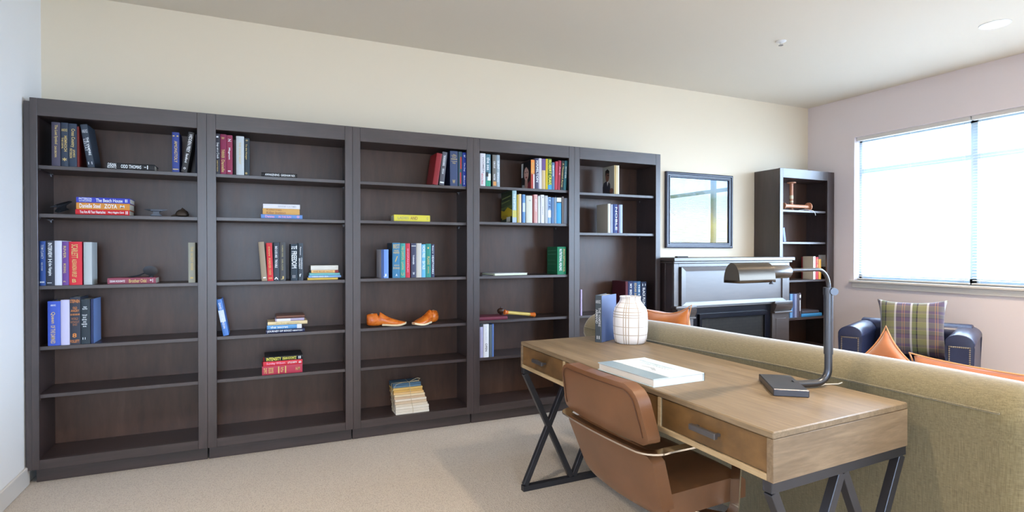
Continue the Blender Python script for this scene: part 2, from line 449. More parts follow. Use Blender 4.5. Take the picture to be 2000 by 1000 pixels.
# blinds: one hung in front of each pane
M_SLAT = bpy.data.materials.new('blind_slat'); M_SLAT.use_nodes = True
b = nodes(M_SLAT)[3]; b.inputs['Base Color'].default_value = (.86, .87, .88, 1); b.inputs['Roughness'].default_value = .5
t = M_SLAT.node_tree; ad = t.nodes.new('ShaderNodeMixShader'); tl = t.nodes.new('ShaderNodeBsdfTranslucent')
tl.inputs[0].default_value = (.9, .93, .95, 1); ad.inputs[0].default_value = .25
t.links.new(b.outputs[0], ad.inputs[1]); t.links.new(tl.outputs[0], ad.inputs[2]); t.links.new(ad.outputs[0], t.nodes['Material Output'].inputs[0])
blind0 = None
for k in range(NP):
    y0 = WY1 - PW * (k + 1) + .006
    names = ['leftmost', 'second', 'third', 'fourth']
    lab = f'unseen blind added to cut light, {names[k]} pane of the right wall window'
    if blind0 is None:
        blind0 = empty('window_blind', (XR + .045, y0, WZ0))
        W = PW - .012; H = WZ1 - WZ0
        boxo('headrail', (-.02, .02, 0, W, H - .035, H), M_TRIM, blind0)
        boxo('bottom_rail', (-.014, .014, .004, W - .004, .004, .018), M_TRIM, blind0)
        bm = bmesh.new(); z = .04
        while z < H - .045:
            th = math.radians(10)
            for sgn in (1,):
                pts = []
                for q in (-1, -.33, .33, 1):
                    pts.append((q * .0125 * math.cos(th), z + q * .0125 * math.sin(th) + .0012 * (1 - q * q)))
                rows = [[bm.verts.new((px, yy, pz)) for px, pz in pts] for yy in (.006, W - .006)]
                for a in range(3): bm.faces.new((rows[0][a], rows[0][a + 1], rows[1][a + 1], rows[1][a]))
            z += .0235
        finish(bm, 'slats', M_SLAT, blind0)
        for yy in (.05, W / 2, W - .05):
            bm = bmesh.new()
            for sx in (-.0135, .0135): tube(bm, [(sx, yy, .01), (sx, yy, H - .03)], .0009, 5)
            finish(bm, 'ladder_cord', M_TRIM, blind0)
        bl = blind0
    else: bl = copy_thing(blind0, (XR + .045, y0, WZ0))
    tag(bl, lab, 'blind', 'blinds across the right wall window')

for k in range(2):  # unseen blinds added to dim the daylight reaching the ceiling
    bl = copy_thing(blind0, (XR + .045, S1 - PW * (k + 1) + .006, WZ0))
    tag(bl, f'unseen blind added to cut light, {["nearer", "farther"][k]} pane of the window behind the camera', 'blind', 'unseen blinds added to cut light')
# ---------------------------------------------------------------- ceiling fittings
t_ = empty('recessed_light', (4.457, 2.04, ZC)); tag(t_, 'round recessed ceiling light glowing white near the window', 'ceiling light')
bm = bmesh.new(); lathe(bm, [(.085, 0), (.085, -.004), (.072, -.007), (.066, -.004), (.064, .0)], 40); finish(bm, 'trim_ring', M_WHITEP, t_)
m = bpy.data.materials.new('lamp_glow'); m.use_nodes = True; b = nodes(m)[3]
b.inputs['Emission Color'].default_value = (1, .9, .76, 1); b.inputs['Emission Strength'].default_value = 40
bm = bmesh.new(); lathe(bm, [(0, -.003), (.066, -.003)], 32); finish(bm, 'lens', m, t_)
FILL_LAMPS = [(-.1, 1.35), (1.9, .75), (3.9, .35), (.4, -1.3), (2.8, -1.4)]  # extra downlights out of view, added as warm fill against the blue daylight
for i_, (x_, y_) in enumerate(FILL_LAMPS):
    c_ = copy_thing(t_, (x_, y_, ZC)); c_['label'] = 'unseen added ceiling light, ' + ['nearest the left wall', 'above the desk end', 'nearest the right wall', 'behind the camera on the left', 'behind the camera on the right'][i_]; c_['group'] = 'unseen added ceiling lights'
sp = empty('fire_sprinkler', (3.425, 2.845, ZC)); tag(sp, 'small white fire sprinkler on the ceiling', 'sprinkler')
bm = bmesh.new(); lathe(bm, [(0, 0), (.036, 0), (.036, -.003), (.026, -.007), (.014, -.009), (0, -.009)], 28); finish(bm, 'escutcheon', M_WHITEP, sp)
bm = bmesh.new()
for sx in (-1, 1): tube(bm, [(sx * .007, 0, -.008), (sx * .011, 0, -.018), (sx * .004, 0, -.028)], .002, 6)
lathe(bm, [(0, -.028), (.016, -.028), (.016, -.030), (0, -.030)], 20); finish(bm, 'deflector', M_PIN, sp)

# ---------------------------------------------------------------- bookcases
FR, P_, X0 = 3.7576, .8409, -1.1046
def bookcase(name, x0, x1, xl, xr, ztop, zot, zob, zfb, shelves, label, left_side_shown=False):
    """x0..x1 outer width, xl..xr opening"""
    r = empty(name, (x0, FR, 0)); tag(r, label, 'bookcase', 'tall dark built-in bookcases')
    L = lambda x: x - x0
    D = .305
    boxo('side_panel', (0.004, L(xl) - .002 if L(xl) < .03 else .024, .02, D, zfb, ztop - .002), M_WV, r, .001)
    boxo('side_panel', (L(x1) - .024, L(x1) - .004, .02, D, zfb, ztop - .002), M_WV, r, .001)
    # inner faces standing flush with the opening
    boxo('back_panel', (.024, L(x1) - .024, D - .012, D, zfb, ztop - .004), M_WB, r, 0)
    boxo('top_panel', (.024, L(x1) - .024, .02, D - .012, zot, zot + .02), M_WH, r, .001)
    boxo('bottom_panel', (.024, L(x1) - .024, .02, D - .012, zob - .02, zob), M_WH, r, .001)
    boxo('plinth', (.004, L(x1) - .004, .055, .075, 0, zfb), M_WH, r, .001)
    boxo('stile', (0, L(xl), 0, .02, zfb, ztop), M_WV, r, .0015)
    boxo('stile', (L(xr), L(x1), 0, .02, zfb, ztop), M_WV, r, .0015)
    boxo('top_rail', (L(xl), L(xr), .0006, .02, zot, ztop), M_WH, r, .0012)
    boxo('bottom_rail', (L(xl), L(xr), .0006, .02, zfb, zob), M_WH, r, .0012)
    for z in shelves:
        s = boxo('shelf', (.026, L(x1) - .026, .021, D - .014, z - .010, z + .010), M_WH, r, .001)
    pm = bmesh.new()
    for z in shelves:
        for xx, sg in ((.0245, 1), (L(x1) - .0245, -1)):
            for yy in (.045, .25):
                pb = bmesh.new()
                rot = Matrix.Translation((xx, yy, z - .0125)) @ Matrix.Rotation(PI/2, 4, 'Y')
                lathe(pb, [(0, -.001), (.0028, -.001), (.0028, sg * .009 if sg > 0 else .0)], 8, rot) if False else box(pb, min(xx, xx + sg * .009), max(xx, xx + sg * .009), yy - .004, yy + .004, z - .014, z - .0105)
                box(pb, min(xx, xx + sg * .0015), max(xx, xx + sg * .0015), yy - .004, yy + .004, z - .026, z - .0105)
                finish(pb, 'shelf_pin', M_PIN, r)
    # drilled peg holes seen as small plugs
    hb = bmesh.new(); z = zob + .12
    while z < zot - .1:
        for xx, sg in ((.024, 1), (L(x1) - .024, -1)):
            for yy in (.045, .25):
                if all(abs(z - q) > .03 for q in shelves): box(hb, xx - .0006, xx + .0006, yy - .0025, yy + .0025, z - .0025, z + .0025)
        z += .064
    finish(hb, 'peg_holes', M_BLACKP, r)
    pm.free()
    return r
SH = [1.706, 1.446, 1.058, .730, .470]
NTH = ['leftmost', 'second', 'third', 'fourth', 'fifth']
CASES = {}
SHB = {1: [1.704, 1.444, 1.056, .729, .471], 2: [1.706, 1.446, 1.056, .729, .471], 3: [1.706, 1.448, 1.060, .729, .469],
       4: [1.717, 1.457, 1.061, .736, .466], 5: [1.708, 1.390, .733, .466]}
clab = {1: 'tall dark wood bookcase against the left wall, with anvils and stacked novels',
        2: 'tall dark wood bookcase, second from the left wall',
        3: 'tall dark wood bookcase holding the orange wooden shoe lasts',
        4: 'tall dark wood bookcase with two shelves crowded with paperbacks',
        5: 'tall dark wood bookcase beside the fireplace, half hidden by the desk'}
for k in range(5):
    a = X0 + k * P_; c = a + P_; xl = a + .0486
    x0 = a
    if k == 0: x0 = -1.088
    CASES[k + 1] = bookcase('bookcase', x0, c - .0004, xl, c - .0486, 2.068, 1.975, .134, .083, SHB[k + 1], clab[k + 1])
CASES[6] = bookcase('bookcase', 4.52, 5.288, 4.562, 5.19, 2.044, 1.956, .134, .083, [1.642, 1.333, .962, .593, .30], 'tall dark wood bookcase in the corner right of the fireplace')
CASES[6]['category'] = 'bookcase'
sbox('trim_3', (-1.1145, -1.0885, FR + .008, FR + .03, .083, 2.05), M_WV, .001)
for z0, z1 in ((1.10, 1.22),):
    o = empty('outlet_cover', (5.2633, 3.86, 0)); tag(o, 'pale outlet cover plate inside the corner bookcase', 'outlet')
    boxo('plate', (-.006, 0, -.045, .045, 1.095, 1.215), M_WHITEP, o, .002)
    for zz in (1.130, 1.180): boxo('socket', (-.0085, -.005, -.017, .017, zz - .015, zz + .015), M_TRIM, o, .003)

# ---------------------------------------------------------------- fireplace
fp = empty('fireplace', (3.105, 3.62, 0)); tag(fp, 'dark wood fireplace surround with black firebox between the bookcases', 'fireplace')
bx0, bx1, F = .022, 1.375, 0.0
M_WF = wood('mantel_wood', '2e2623', '3a302d', '463a36', (1.8, 10, 14), .40, .05, .05, 1.0)
M_WF.node_tree.nodes['Principled BSDF'].inputs['Coat Weight'].default_value = 1.0
M_WF.node_tree.nodes['Principled BSDF'].inputs['Coat Roughness'].default_value = .42
boxo('side_panel', (bx0, bx0 + .02, .02, .44, 0, 1.167), M_WV, fp, .001)
boxo('side_panel', (bx1 - .02, bx1, .02, .44, 0, 1.167), M_WV, fp, .001)
for ya, yb in ((.10, .115), (.19, .2)): boxo('side_batten', (bx0 - .008, bx0, ya, yb, 0, 1.15), M_WV, fp, .001)
boxo('mantel_shelf', (0, 1.413, -.03, .443, 1.170, 1.199), M_WF, fp, .003)
boxo('mantel_moulding', (.012, 1.40, -.012, .44, 1.150, 1.170), M_WF, fp, .004)
boxo('frieze_backing', (bx0 + .02, bx1 - .02, .02, .04, .80, 1.150), M_WF, fp, 0)
for a, c in ((bx0, bx0 + .05), (bx1 - .045, bx1)): boxo('stile', (a, c, 0, .02, .79, 1.15), M_WF, fp, .0015)
boxo('top_rail', (bx0 + .05, bx1 - .045, 0, .02, 1.125, 1.15), M_WF, fp, .001)
# raised frieze board with a mitred picture frame
fa, fc, fz0, fz1 = bx0 + .062, bx1 - .058, .797, 1.122
bm = bmesh.new(); fw = .05
out = [(fa, fz0), (fc, fz0), (fc, fz1), (fa, fz1)]; inn = [(fa + fw, fz0 + fw * .6), (fc - fw, fz0 + fw * .6), (fc - fw, fz1 - fw * .7), (fa + fw, fz1 - fw * .7)]
vo = [bm.verts.new((x, -.022, z)) for x, z in out]; vb = [bm.verts.new((x, .02, z)) for x, z in out]
vi = [bm.verts.new((x, -.016, z)) for x, z in inn]; vd = [bm.verts.new((x, -.006, z)) for x, z in inn]
for k in range(4):
    j = (k + 1) % 4
    bm.faces.new((vo[k], vo[j], vi[j], vi[k])); bm.faces.new((vi[k], vi[j], vd[j], vd[k])); bm.faces.new((vb[k], vb[j], vo[j], vo[k]))
bm.faces.new(vd)
finish(bm, 'frieze_panel', M_WF, fp, sharp=8)
boxo('lintel_moulding', (bx0 + .02, bx1 - .02, -.004, .02, .775, .797), M_WF, fp, .003)
for a, c in ((bx0, .23), (1.158, bx1)):
    boxo('pilaster', (a, c, .0, .04, 0, .70), M_WF, fp, .002)
    boxo('pilaster_panel', (a + .045, c - .045, -.004, .004, .12, .64), M_WF, fp, .002)
    bm = bmesh.new()
    prism(bm, [(.03, .775), (-.045, .775), (-.04, .745), (-.022, .715), (-.010, .70), (.03, .70)], lambda u, v, d: (d, u, v), a + .0, c, .002)
    finish(bm, 'corbel', M_WF, fp)
    boxo('corbel_cap', (a - .004, c + .004, -.03, .03, .69, .705), M_WF, fp, .003)
    boxo('capital', (a - .006, c + .006, -.034, .03, .775, .80), M_WF, fp, .006, seg=3)
M_BOX = mat('firebox_black', '0d0f1a', .25); M_TILE = mat('firebox_panel', '39342f', .6)
boxo('firebox_surround', (.23, 1.158, .02, .045, 0, .775), M_BOX, fp, .002)
bm = bmesh.new()
for d in ((.30, 1.09, .0, .02, .68, .72), (.30, .325, .0, .02, .12, .68), (1.065, 1.09, .0, .02, .12, .68), (.30, 1.09, 0, .02, .09, .12)): box(bm, *d, bev=.002)
finish(bm, 'firebox_frame', M_BOX, fp)
m = mat('herringbone_firebrick', '4a423a', .8); t, N, Lk, b = nodes(m)
br = t.nodes.new('ShaderNodeTexBrick'); br.inputs['Scale'].default_value = 9
mp = mapping(t, (1, 1, 1)); mp.inputs['Rotation'].default_value = (PI/2, .785, 0); Lk.new(mp.outputs[0], br.inputs[0])
br.inputs[1].default_value = (*lin('1c1a18'), 1); br.inputs[2].default_value = (*lin('161413'), 1); br.inputs[3].default_value = (*lin('0c0b0a'), 1)
Lk.new(br.outputs[0], b.inputs['Base Color'])
boxo('firebox_lining', (.325, 1.065, .0165, .0195, .12, .68), m, fp, 0)
bm = bmesh.new(); v = [bm.verts.new(p) for p in ((.325, .008, .12), (1.065, .008, .12), (1.065, .008, .68), (.325, .008, .68))]; bm.faces.new(v)
finish(bm, 'firebox_glass', M_PGLASS, fp)
rc = boxo('remote_control', (0, .12, 0, .035, 0, .012), M_BLACKP, None, .004, (3.17, 3.63, 1.199)); tag(rc, 'thin black remote control lying on the mantel', 'remote control')

# ---------------------------------------------------------------- framed picture
pf = empty('framed_picture', (3.40, YB, 1.283)); tag(pf, 'dark framed picture behind glass above the mantel', 'picture')
PWD, PHT = .815, .70
M_FRM = mat('picture_frame_lacquer', '1c2038', .28)
def frame_ring(bm, o, i, yo, yi):
    def q(e, y): return [bm.verts.new(p) for p in ((e, y, e), (PWD - e, y, e), (PWD - e, y, PHT - e), (e, y, PHT - e))]
    a, c = q(o, yo), q(i, yi)
    for k in range(4): bm.faces.new((a[k], a[(k + 1) % 4], c[(k + 1) % 4], c[k]))
bm = bmesh.new()
pr = [(0, -.002), (0, -.026), (.008, -.030), (.018, -.030), (.022, -.022), (.034, -.020), (.038, -.026), (.046, -.024), (.052, -.012), (.052, -.008)]
for (a, ya), (c, yc) in zip(pr, pr[1:]): frame_ring(bm, a, c, ya, yc)
finish(bm, 'frame', M_FRM, pf, sharp=30)
boxo('backing', (.006, PWD - .006, -.008, -.002, .006, PHT - .006), M_BLACKP, pf, 0)
m = mat('landscape_print', '8a8a60', .7); t, N, Lk, b = nodes(m)
mp = mapping(t, (1, 1, 1), 'Object'); sx = t.nodes.new('ShaderNodeSeparateXYZ'); Lk.new(mp.outputs[0], sx.inputs[0])
nz = noise(t, mp.outputs[0], 14, 5, .6); ad = t.nodes.new('ShaderNodeMath'); ad.operation = 'MULTIPLY_ADD'; ad.inputs[1].default_value = .16
Lk.new(nz.outputs[0], ad.inputs[0]); Lk.new(sx.outputs['Z'], ad.inputs[2])
r = ramp(t, ad.outputs[0], [(.1, '8a7a3a'), (.3, 'a8983e'), (.42, '7a7450'), (.55, '5c6c4a'), (.62, '8fa2a8'), (.8, '7fa6c8')]); Lk.new(r.outputs[0], b.inputs['Base Color'])
boxo('print', (.05, PWD - .05, -.0095, -.0082, .05, PHT - .05), m, pf, 0)
bm = bmesh.new(); v = [bm.verts.new(p) for p in ((.05, -.011, .05), (PWD - .05, -.011, .05), (PWD - .05, -.011, PHT - .05), (.05, -.011, PHT - .05))]; bm.faces.new(v)
finish(bm, 'picture_glass', M_PGLASS, pf)

# ---------------------------------------------------------------- books
# (kind, bay, shelf, x, front, z, thickness|length, height|thickness, depth, lean|turn, colour, what it looks like, lettering, side, extra, pages)
BOOKS = [
    ('v', 1, 1, -1.003, 3.785, 1.714, 0.038, 0.237, 0.165, 0, '4a4658', 'charcoal book with framed gold title, leftmost', [('The Lost Symbol', 0.06, 0.5, 0.3, 0.72, 'gold'), ('DAN BROWN', 0.55, 0.8, 0.35, 0.6, 'gold')], None, None, None),
    ('v', 1, 1, -0.962, 3.785, 1.714, 0.032, 0.238, 0.165, 0, '303c4e', 'dark blue book with large gold title word', [('ANNE RICE', 0.14, 0.2, 0.1, 0.9, 'gold', 'h'), ('MEMNOCH', 0.3, 0.66, 0.45, 0.85, 'gold'), ('THE DEVIL', 0.34, 0.6, 0.1, 0.35, 'gold'), ('*', 0.8, 0.88, 0.2, 0.8, 'gold', 'h')], None, None, None),
    ('v', 1, 1, -0.929, 3.785, 1.714, 0.037, 0.236, 0.165, 0, '2c3a4e', 'slate blue book with gold capitals, against a dark red one', [('Cross Country', 0.12, 0.55, 0.25, 0.8, 'gold'), ('JAMES', 0.6, 0.78, 0.5, 0.8, 'gold'), ('PATTERSON', 0.58, 0.8, 0.15, 0.45, 'gold')], None, None, None),
    ('v', 1, 1, -0.893, 3.789, 1.714, 0.011, 0.223, 0.14, 0, '6a1512', 'thin dark red book beneath the leaning book', [], None, None, None),
    ('v', 1, 1, -0.844, 3.785, 1.714, 0.0317, 0.237, 0.165, -0.14, '2f3a48', 'slate book with silver title, leaning left', [('ANNE RICE', 0.12, 0.2, 0.1, 0.9, 'silver', 'h'), ('THE VAMPIRE', 0.3, 0.72, 0.5, 0.85, 'white'), ('LESTAT', 0.34, 0.62, 0.1, 0.45, 'silver'), ('I I', 0.87, 0.93, 0.2, 0.8, 'silver', 'h')], None, None, None),
    ('f', 1, 1, -0.76, 3.785, 1.714, 0.231, 0.0358, 0.15, 0, '1e1e22', 'flat black book with white title', [('DEAN', 0.04, 0.2, 0.5, 0.9, 'white'), ('KOONTZ', 0.03, 0.21, 0.1, 0.5, 'white'), ('ODD THOMAS', 0.3, 0.72, 0.2, 0.75, 'white'), ('-|', 0.78, 0.86, 0.2, 0.8, 'white')], None, None, 'right'),
    ('v', 1, 1, -0.442, 3.785, 1.714, 0.036, 0.232, 0.15, 0, '32448c', 'bright blue book with spaced gold letters', [('- -', 0.08, 0.11, 0.1, 0.9, 'gold', 'h'), ('AMONGTOLY', 0.22, 0.76, 0.3, 0.75, 'gold'), ('-', 0.92, 0.94, 0.1, 0.9, 'gold', 'h')], None, None, None),
    ('v', 1, 1, -0.398, 3.785, 1.714, 0.0306, 0.24, 0.165, 0.167, '3c3c3e', 'grey book with white title, leaning right', [('HIDDEN PREY', 0.06, 0.5, 0.25, 0.8, 'white'), ('Sandford', 0.54, 0.76, 0.3, 0.7, 'white'), ('o', 0.88, 0.93, 0.3, 0.7, 'white', 'h')], None, None, None),
    ('v', 1, 1, -0.324, 3.789, 1.714, 0.009, 0.229, 0.165, 0, '14182c', 'thin navy book against the right stile', [], None, None, None),
    ('f', 1, 2, -0.9, 3.785, 1.454, 0.248, 0.0295, 0.15, 0, 'c8242c', 'red book at bottom of stack', [('You Are All Your Heartaches', 0.08, 0.55, 0.25, 0.8, 'white'), ('Mary Higgins Clark', 0.6, 0.9, 0.25, 0.7, 'white'), ('II', 0.93, 0.97, 0.2, 0.8, 'white')], None, None, 'left'),
    ('f', 1, 2, -0.896, 3.785, 1.4839, 0.245, 0.0366, 0.15, 0, 'd08c3c', 'orange book in middle of stack', [('Danielle Steel', 0.06, 0.45, 0.2, 0.85, 'white'), ('ZOYA', 0.52, 0.76, 0.2, 0.85, 'white'), ('M', 0.82, 0.9, 0.3, 0.7, 'white')], None, None, None),
    ('f', 1, 2, -0.896, 3.785, 1.5209, 0.247, 0.0295, 0.15, 0, '3a44b4', 'blue book on top of stack', [('PATTERSON', 0.05, 0.28, 0.5, 0.9, 'white'), ('and DE JONGE', 0.05, 0.28, 0.1, 0.45, 'white'), ('The Beach House', 0.36, 0.86, 0.15, 0.8, 'white'), ('II', 0.91, 0.95, 0.2, 0.8, 'white')], None, None, None),
    ('v', 1, 3, -1.058, 3.785, 1.066, 0.026, 0.24, 0.165, 0, '284a8e', 'royal blue book, leftmost', [('TOM CLANCY', 0.08, 0.4, 0.25, 0.7, 'silver'), ('RED STORM', 0.48, 0.66, 0.3, 0.55, 'silver'), ('...', 0.9, 0.94, 0.1, 0.8, 'white', 'h')], None, None, None),
    ('v', 1, 3, -1.032, 3.785, 1.066, 0.038, 0.243, 0.165, 0, '2a303e', 'dark slate book with white blackletter title', [('INTERVIEW', 0.05, 0.38, 0.3, 0.75, 'white'), ('H', 0.41, 0.48, 0.3, 0.75, 'white'), ('the Vampire', 0.5, 0.78, 0.25, 0.75, 'white'), ('---', 0.93, 0.95, 0.2, 0.7, 'silver', 'h')], None, None, None),
    ('v', 1, 3, -0.993, 3.785, 1.066, 0.032, 0.243, 0.175, 0, 'c9cfe0', 'white book without a title', [], None, None, None),
    ('v', 1, 3, -0.96, 3.785, 1.066, 0.029, 0.238, 0.165, 0, '6a4690', 'purple book', [('RIVER', 0.1, 0.38, 0.2, 0.6, 'gold'), ('MORNING', 0.5, 0.72, 0.2, 0.6, 'gold'), ('R', 0.9, 0.93, 0.2, 0.6, 'gold', 'h')], None, None, None),
    ('v', 1, 3, -0.93, 3.785, 1.066, 0.058, 0.238, 0.165, 0, 'd02c3c', 'thick red book with tall gold title', [('SCARLETT', 0.06, 0.38, 0.2, 0.7, 'gold'), ('ALEXANDRA RIPLEY', 0.4, 0.82, 0.25, 0.6, 'gold'), ('B', 0.86, 0.94, 0.25, 0.55, 'gold', 'h')], 'a82048', None, None),
    ('v', 1, 3, -0.865, 3.785, 1.066, 0.037, 0.236, 0.12, 0, 'b0b9bd', 'pale grey book, rightmost of row', [], None, None, None),
    ('f', 1, 3, -0.757, 3.785, 1.066, 0.231, 0.0344, 0.15, 0, '8c4658', 'flat maroon book under an iron ornament', [('DEAN KOONTZ', 0.05, 0.36, 0.3, 0.65, 'white'), ('Brother Odd', 0.44, 0.8, 0.2, 0.8, 'gold'), ('+|', 0.87, 0.94, 0.2, 0.8, 'white')], None, None, 'right'),
    ('v', 1, 3, -0.363, 3.785, 1.066, 0.036, 0.237, 0.14, 0, '9a9c90', 'pale khaki book alone at the right', [('THE SECRET RIVER', 0.1, 0.7, 0.35, 0.7, 'gold'), ('-', 0.86, 0.9, 0.3, 0.7, 'gold', 'h')], None, None, None),
    ('v', 1, 4, -1.025, 3.785, 0.739, 0.056, 0.241, 0.165, 0, '3c58bc', 'bright blue book with gold blackletter title, leftmost', [('ANNE RICE', 0.07, 0.11, 0.25, 0.65, 'white', 'h'), ('Queen', 0.24, 0.5, 0.25, 0.6, 'gold'), ('OF THE DAMNED', 0.54, 0.95, 0.25, 0.6, 'gold')], None, None, None),
    ('v', 1, 4, -0.968, 3.785, 0.739, 0.039, 0.247, 0.17, 0, 'c0bfe0', 'lavender book without a title', [], None, None, None),
    ('v', 1, 4, -0.928, 3.785, 0.739, 0.047, 0.26, 0.165, 0, '303644', 'dark book with orange decorated bands', [('STEPHEN', 0.05, 0.12, 0.05, 0.95, 'orange', 'h'), ('OLD', 0.2, 0.25, 0.3, 0.7, 'orange', 'h'), ('ANGRY', 0.26, 0.31, 0.1, 0.9, 'orange', 'h'), ('====', 0.35, 0.38, 0.05, 0.95, 'orange', 'h'), ('WORLD', 0.43, 0.48, 0.15, 0.8, 'brown', 'h'), ('WITHOUT', 0.5, 0.55, 0.05, 0.9, 'brown', 'h'), ('END', 0.56, 0.6, 0.3, 0.7, 'brown', 'h'), ('8', 0.76, 0.85, 0.25, 0.65, 'orange', 'h'), ('FOLLETT', 0.9, 0.96, 0.05, 0.9, 'orange', 'h')], None, None, None),
    ('v', 1, 4, -0.879, 3.785, 0.739, 0.042, 0.247, 0.165, 0, '28343e', 'dark teal book with centred white lines', [('PHILIP', 0.16, 0.19, 0.3, 0.65, 'white', 'h'), ('ROTH', 0.2, 0.23, 0.2, 0.7, 'white', 'h'), ('THE LAST', 0.34, 0.37, 0.15, 0.7, 'white', 'h'), ('DAY', 0.39, 0.42, 0.25, 0.6, 'white', 'h'), ('BEFORE', 0.44, 0.47, 0.15, 0.65, 'white', 'h'), ('AND', 0.49, 0.52, 0.25, 0.6, 'white', 'h'), ('NEVER', 0.54, 0.57, 0.1, 0.7, 'white', 'h'), ('MORE', 0.59, 0.62, 0.25, 0.6, 'white', 'h'), ('11', 0.85, 0.9, 0.2, 0.5, 'white', 'h')], None, None, None),
    ('v', 1, 4, -0.835, 3.785, 0.739, 0.012, 0.248, 0.17, 0, '1f2c54', 'navy book showing its pale blue cover, rightmost', [], '6e8cc4', None, None),
    ('v', 2, 1, -0.222, 3.785, 1.716, 0.028, 0.241, 0.165, 0, '34343f', 'charcoal book with bold white title, leftmost', [('I', 0.06, 0.1, 0.3, 0.7, 'white', 'h'), ('Step on a Crack', 0.22, 0.62, 0.25, 0.8, 'white'), ('JAMES PATTERSON', 0.66, 0.94, 0.3, 0.6, 'gold')], None, None, None),
    ('v', 2, 1, -0.193, 3.785, 1.716, 0.033, 0.24, 0.165, 0, '86284e', 'maroon book with gold crown on top', [('W', 0.07, 0.13, 0.2, 0.7, 'gold', 'h'), ('THINNER', 0.38, 0.6, 0.2, 0.7, 'gold'), ('Danielle', 0.64, 0.95, 0.2, 0.7, 'gold')], None, None, None),
    ('v', 2, 1, -0.159, 3.785, 1.716, 0.032, 0.237, 0.165, 0, '8e3050', 'maroon book with silver script title', [('Z', 0.1, 0.16, 0.2, 0.8, 'white', 'h'), ('Magnum', 0.32, 0.62, 0.25, 0.65, 'white'), ('=', 0.9, 0.93, 0.2, 0.7, 'white', 'h')], None, None, None),
    ('v', 2, 1, -0.107, 3.785, 1.716, 0.043, 0.236, 0.165, 0, 'bcc6cc', 'pale silver book with gold title', [('THE GOOD NIGHT', 0.16, 0.72, 0.35, 0.6, 'gold')], None, None, None),
    ('v', 2, 1, -0.063, 3.785, 1.716, 0.029, 0.227, 0.165, 0, '2c3840', 'dark teal book with small gold title, rightmost', [('o', 0.04, 0.08, 0.3, 0.7, 'gold', 'h'), ('To the Hunger', 0.16, 0.58, 0.2, 0.55, 'gold'), ('B', 0.92, 0.97, 0.2, 0.6, 'gold', 'h')], '2a3a48', None, None),
    ('f', 2, 1, 0.032, 3.785, 1.716, 0.207, 0.0238, 0.15, 0, '1a1a1e', 'flat black book with white lettering', [('AWAKENING', 0.1, 0.5, 0.2, 0.8, 'white'), ('GRISHAM NIX', 0.54, 0.94, 0.2, 0.8, 'white')], None, None, 'right'),
    ('f', 2, 2, 0.029, 3.785, 1.456, 0.241, 0.0253, 0.15, 0, '6a92d0', 'powder blue book at bottom of stack', [('Daisies', 0.1, 0.32, 0.2, 0.8, 'pink'), ('IN THE SUN', 0.42, 0.72, 0.2, 0.7, 'pink'), ('o', 0.86, 0.92, 0.2, 0.8, 'pink')], None, None, None),
    ('f', 2, 2, 0.039, 3.785, 1.4817, 0.214, 0.0365, 0.15, 0, 'd4a660', 'ochre book in middle of stack', [('Killer Instinct', 0.1, 0.62, 0.08, 0.5, 'brown'), ('Kellerman', 0.1, 0.5, 0.65, 0.95, 'brown')], None, None, None),
    ('f', 2, 2, 0.041, 3.785, 1.5186, 0.214, 0.0279, 0.15, 0, 'dfe0e8', 'white book on top of stack', [('summer', 0.4, 0.62, 0.3, 0.7, 'silver'), ('L.A.TIMES', 0.66, 0.9, 0.3, 0.7, 'silver')], None, None, None),
    ('v', 2, 3, 0.032, 3.785, 1.066, 0.0319, 0.243, 0.165, -0.078, '9a8c78', 'tan book leaning left', [('-', 0.9, 0.93, 0.3, 0.8, 'white', 'h')], None, None, None),
    ('v', 2, 3, 0.065, 3.785, 1.066, 0.034, 0.237, 0.165, -0.034, 'cc3038', 'red book with gold title, leaning left', [('DEAN', 0.1, 0.34, 0.35, 0.6, 'gold'), ('FOREVER ODD', 0.4, 0.84, 0.3, 0.65, 'gold'), ('=', 0.91, 0.94, 0.2, 0.8, 'gold', 'h')], None, None, None),
    ('v', 2, 3, 0.1, 3.785, 1.066, 0.033, 0.241, 0.165, 0, '3a424e', 'slate book with blocky white title', [('BAD LUCK AND', 0.1, 0.4, 0.25, 0.65, 'white'), ('TROUBLE', 0.44, 0.66, 0.25, 0.65, 'white'), ('^', 0.9, 0.96, 0.1, 0.8, 'white', 'h')], None, None, None),
    ('v', 2, 3, 0.135, 3.785, 1.066, 0.034, 0.243, 0.165, 0, '4a4c50', 'grey book with thin khaki title', [('NUMBER NINE', 0.08, 0.38, 0.35, 0.6, 'khaki'), ('ISABEL ALLENDE', 0.44, 0.73, 0.35, 0.6, 'khaki'), ('J', 0.88, 0.96, 0.2, 0.7, 'gold', 'h')], '2c343e', None, None),
    ('v', 2, 3, 0.2, 3.785, 1.066, 0.04, 0.232, 0.165, 0, '303e4a', 'dark slate book with huge white title', [('TE', 0.05, 0.14, 0.1, 0.9, 'white'), ('FREEDOM', 0.2, 0.66, 0.12, 0.88, 'white'), ('I I', 0.85, 0.93, 0.3, 0.6, 'white', 'h')], '0c1018', None, None),
    ('v', 2, 3, 0.244, 3.785, 1.066, 0.029, 0.237, 0.165, 0, '3c4650', 'slate book with two line white title, rightmost upright', [('Patterson', 0.1, 0.32, 0.35, 0.6, 'white'), ('CONFESSOR', 0.39, 0.7, 0.55, 0.8, 'white'), ('SECRET', 0.4, 0.69, 0.1, 0.4, 'white'), ('f', 0.82, 0.9, 0.2, 0.6, 'white', 'h')], None, None, None),
    ('f', 2, 3, 0.299, 3.785, 1.066, 0.187, 0.015, 0.15, 0, 'c8aa50', 'yellow paperback at bottom of stack', [], None, None, None),
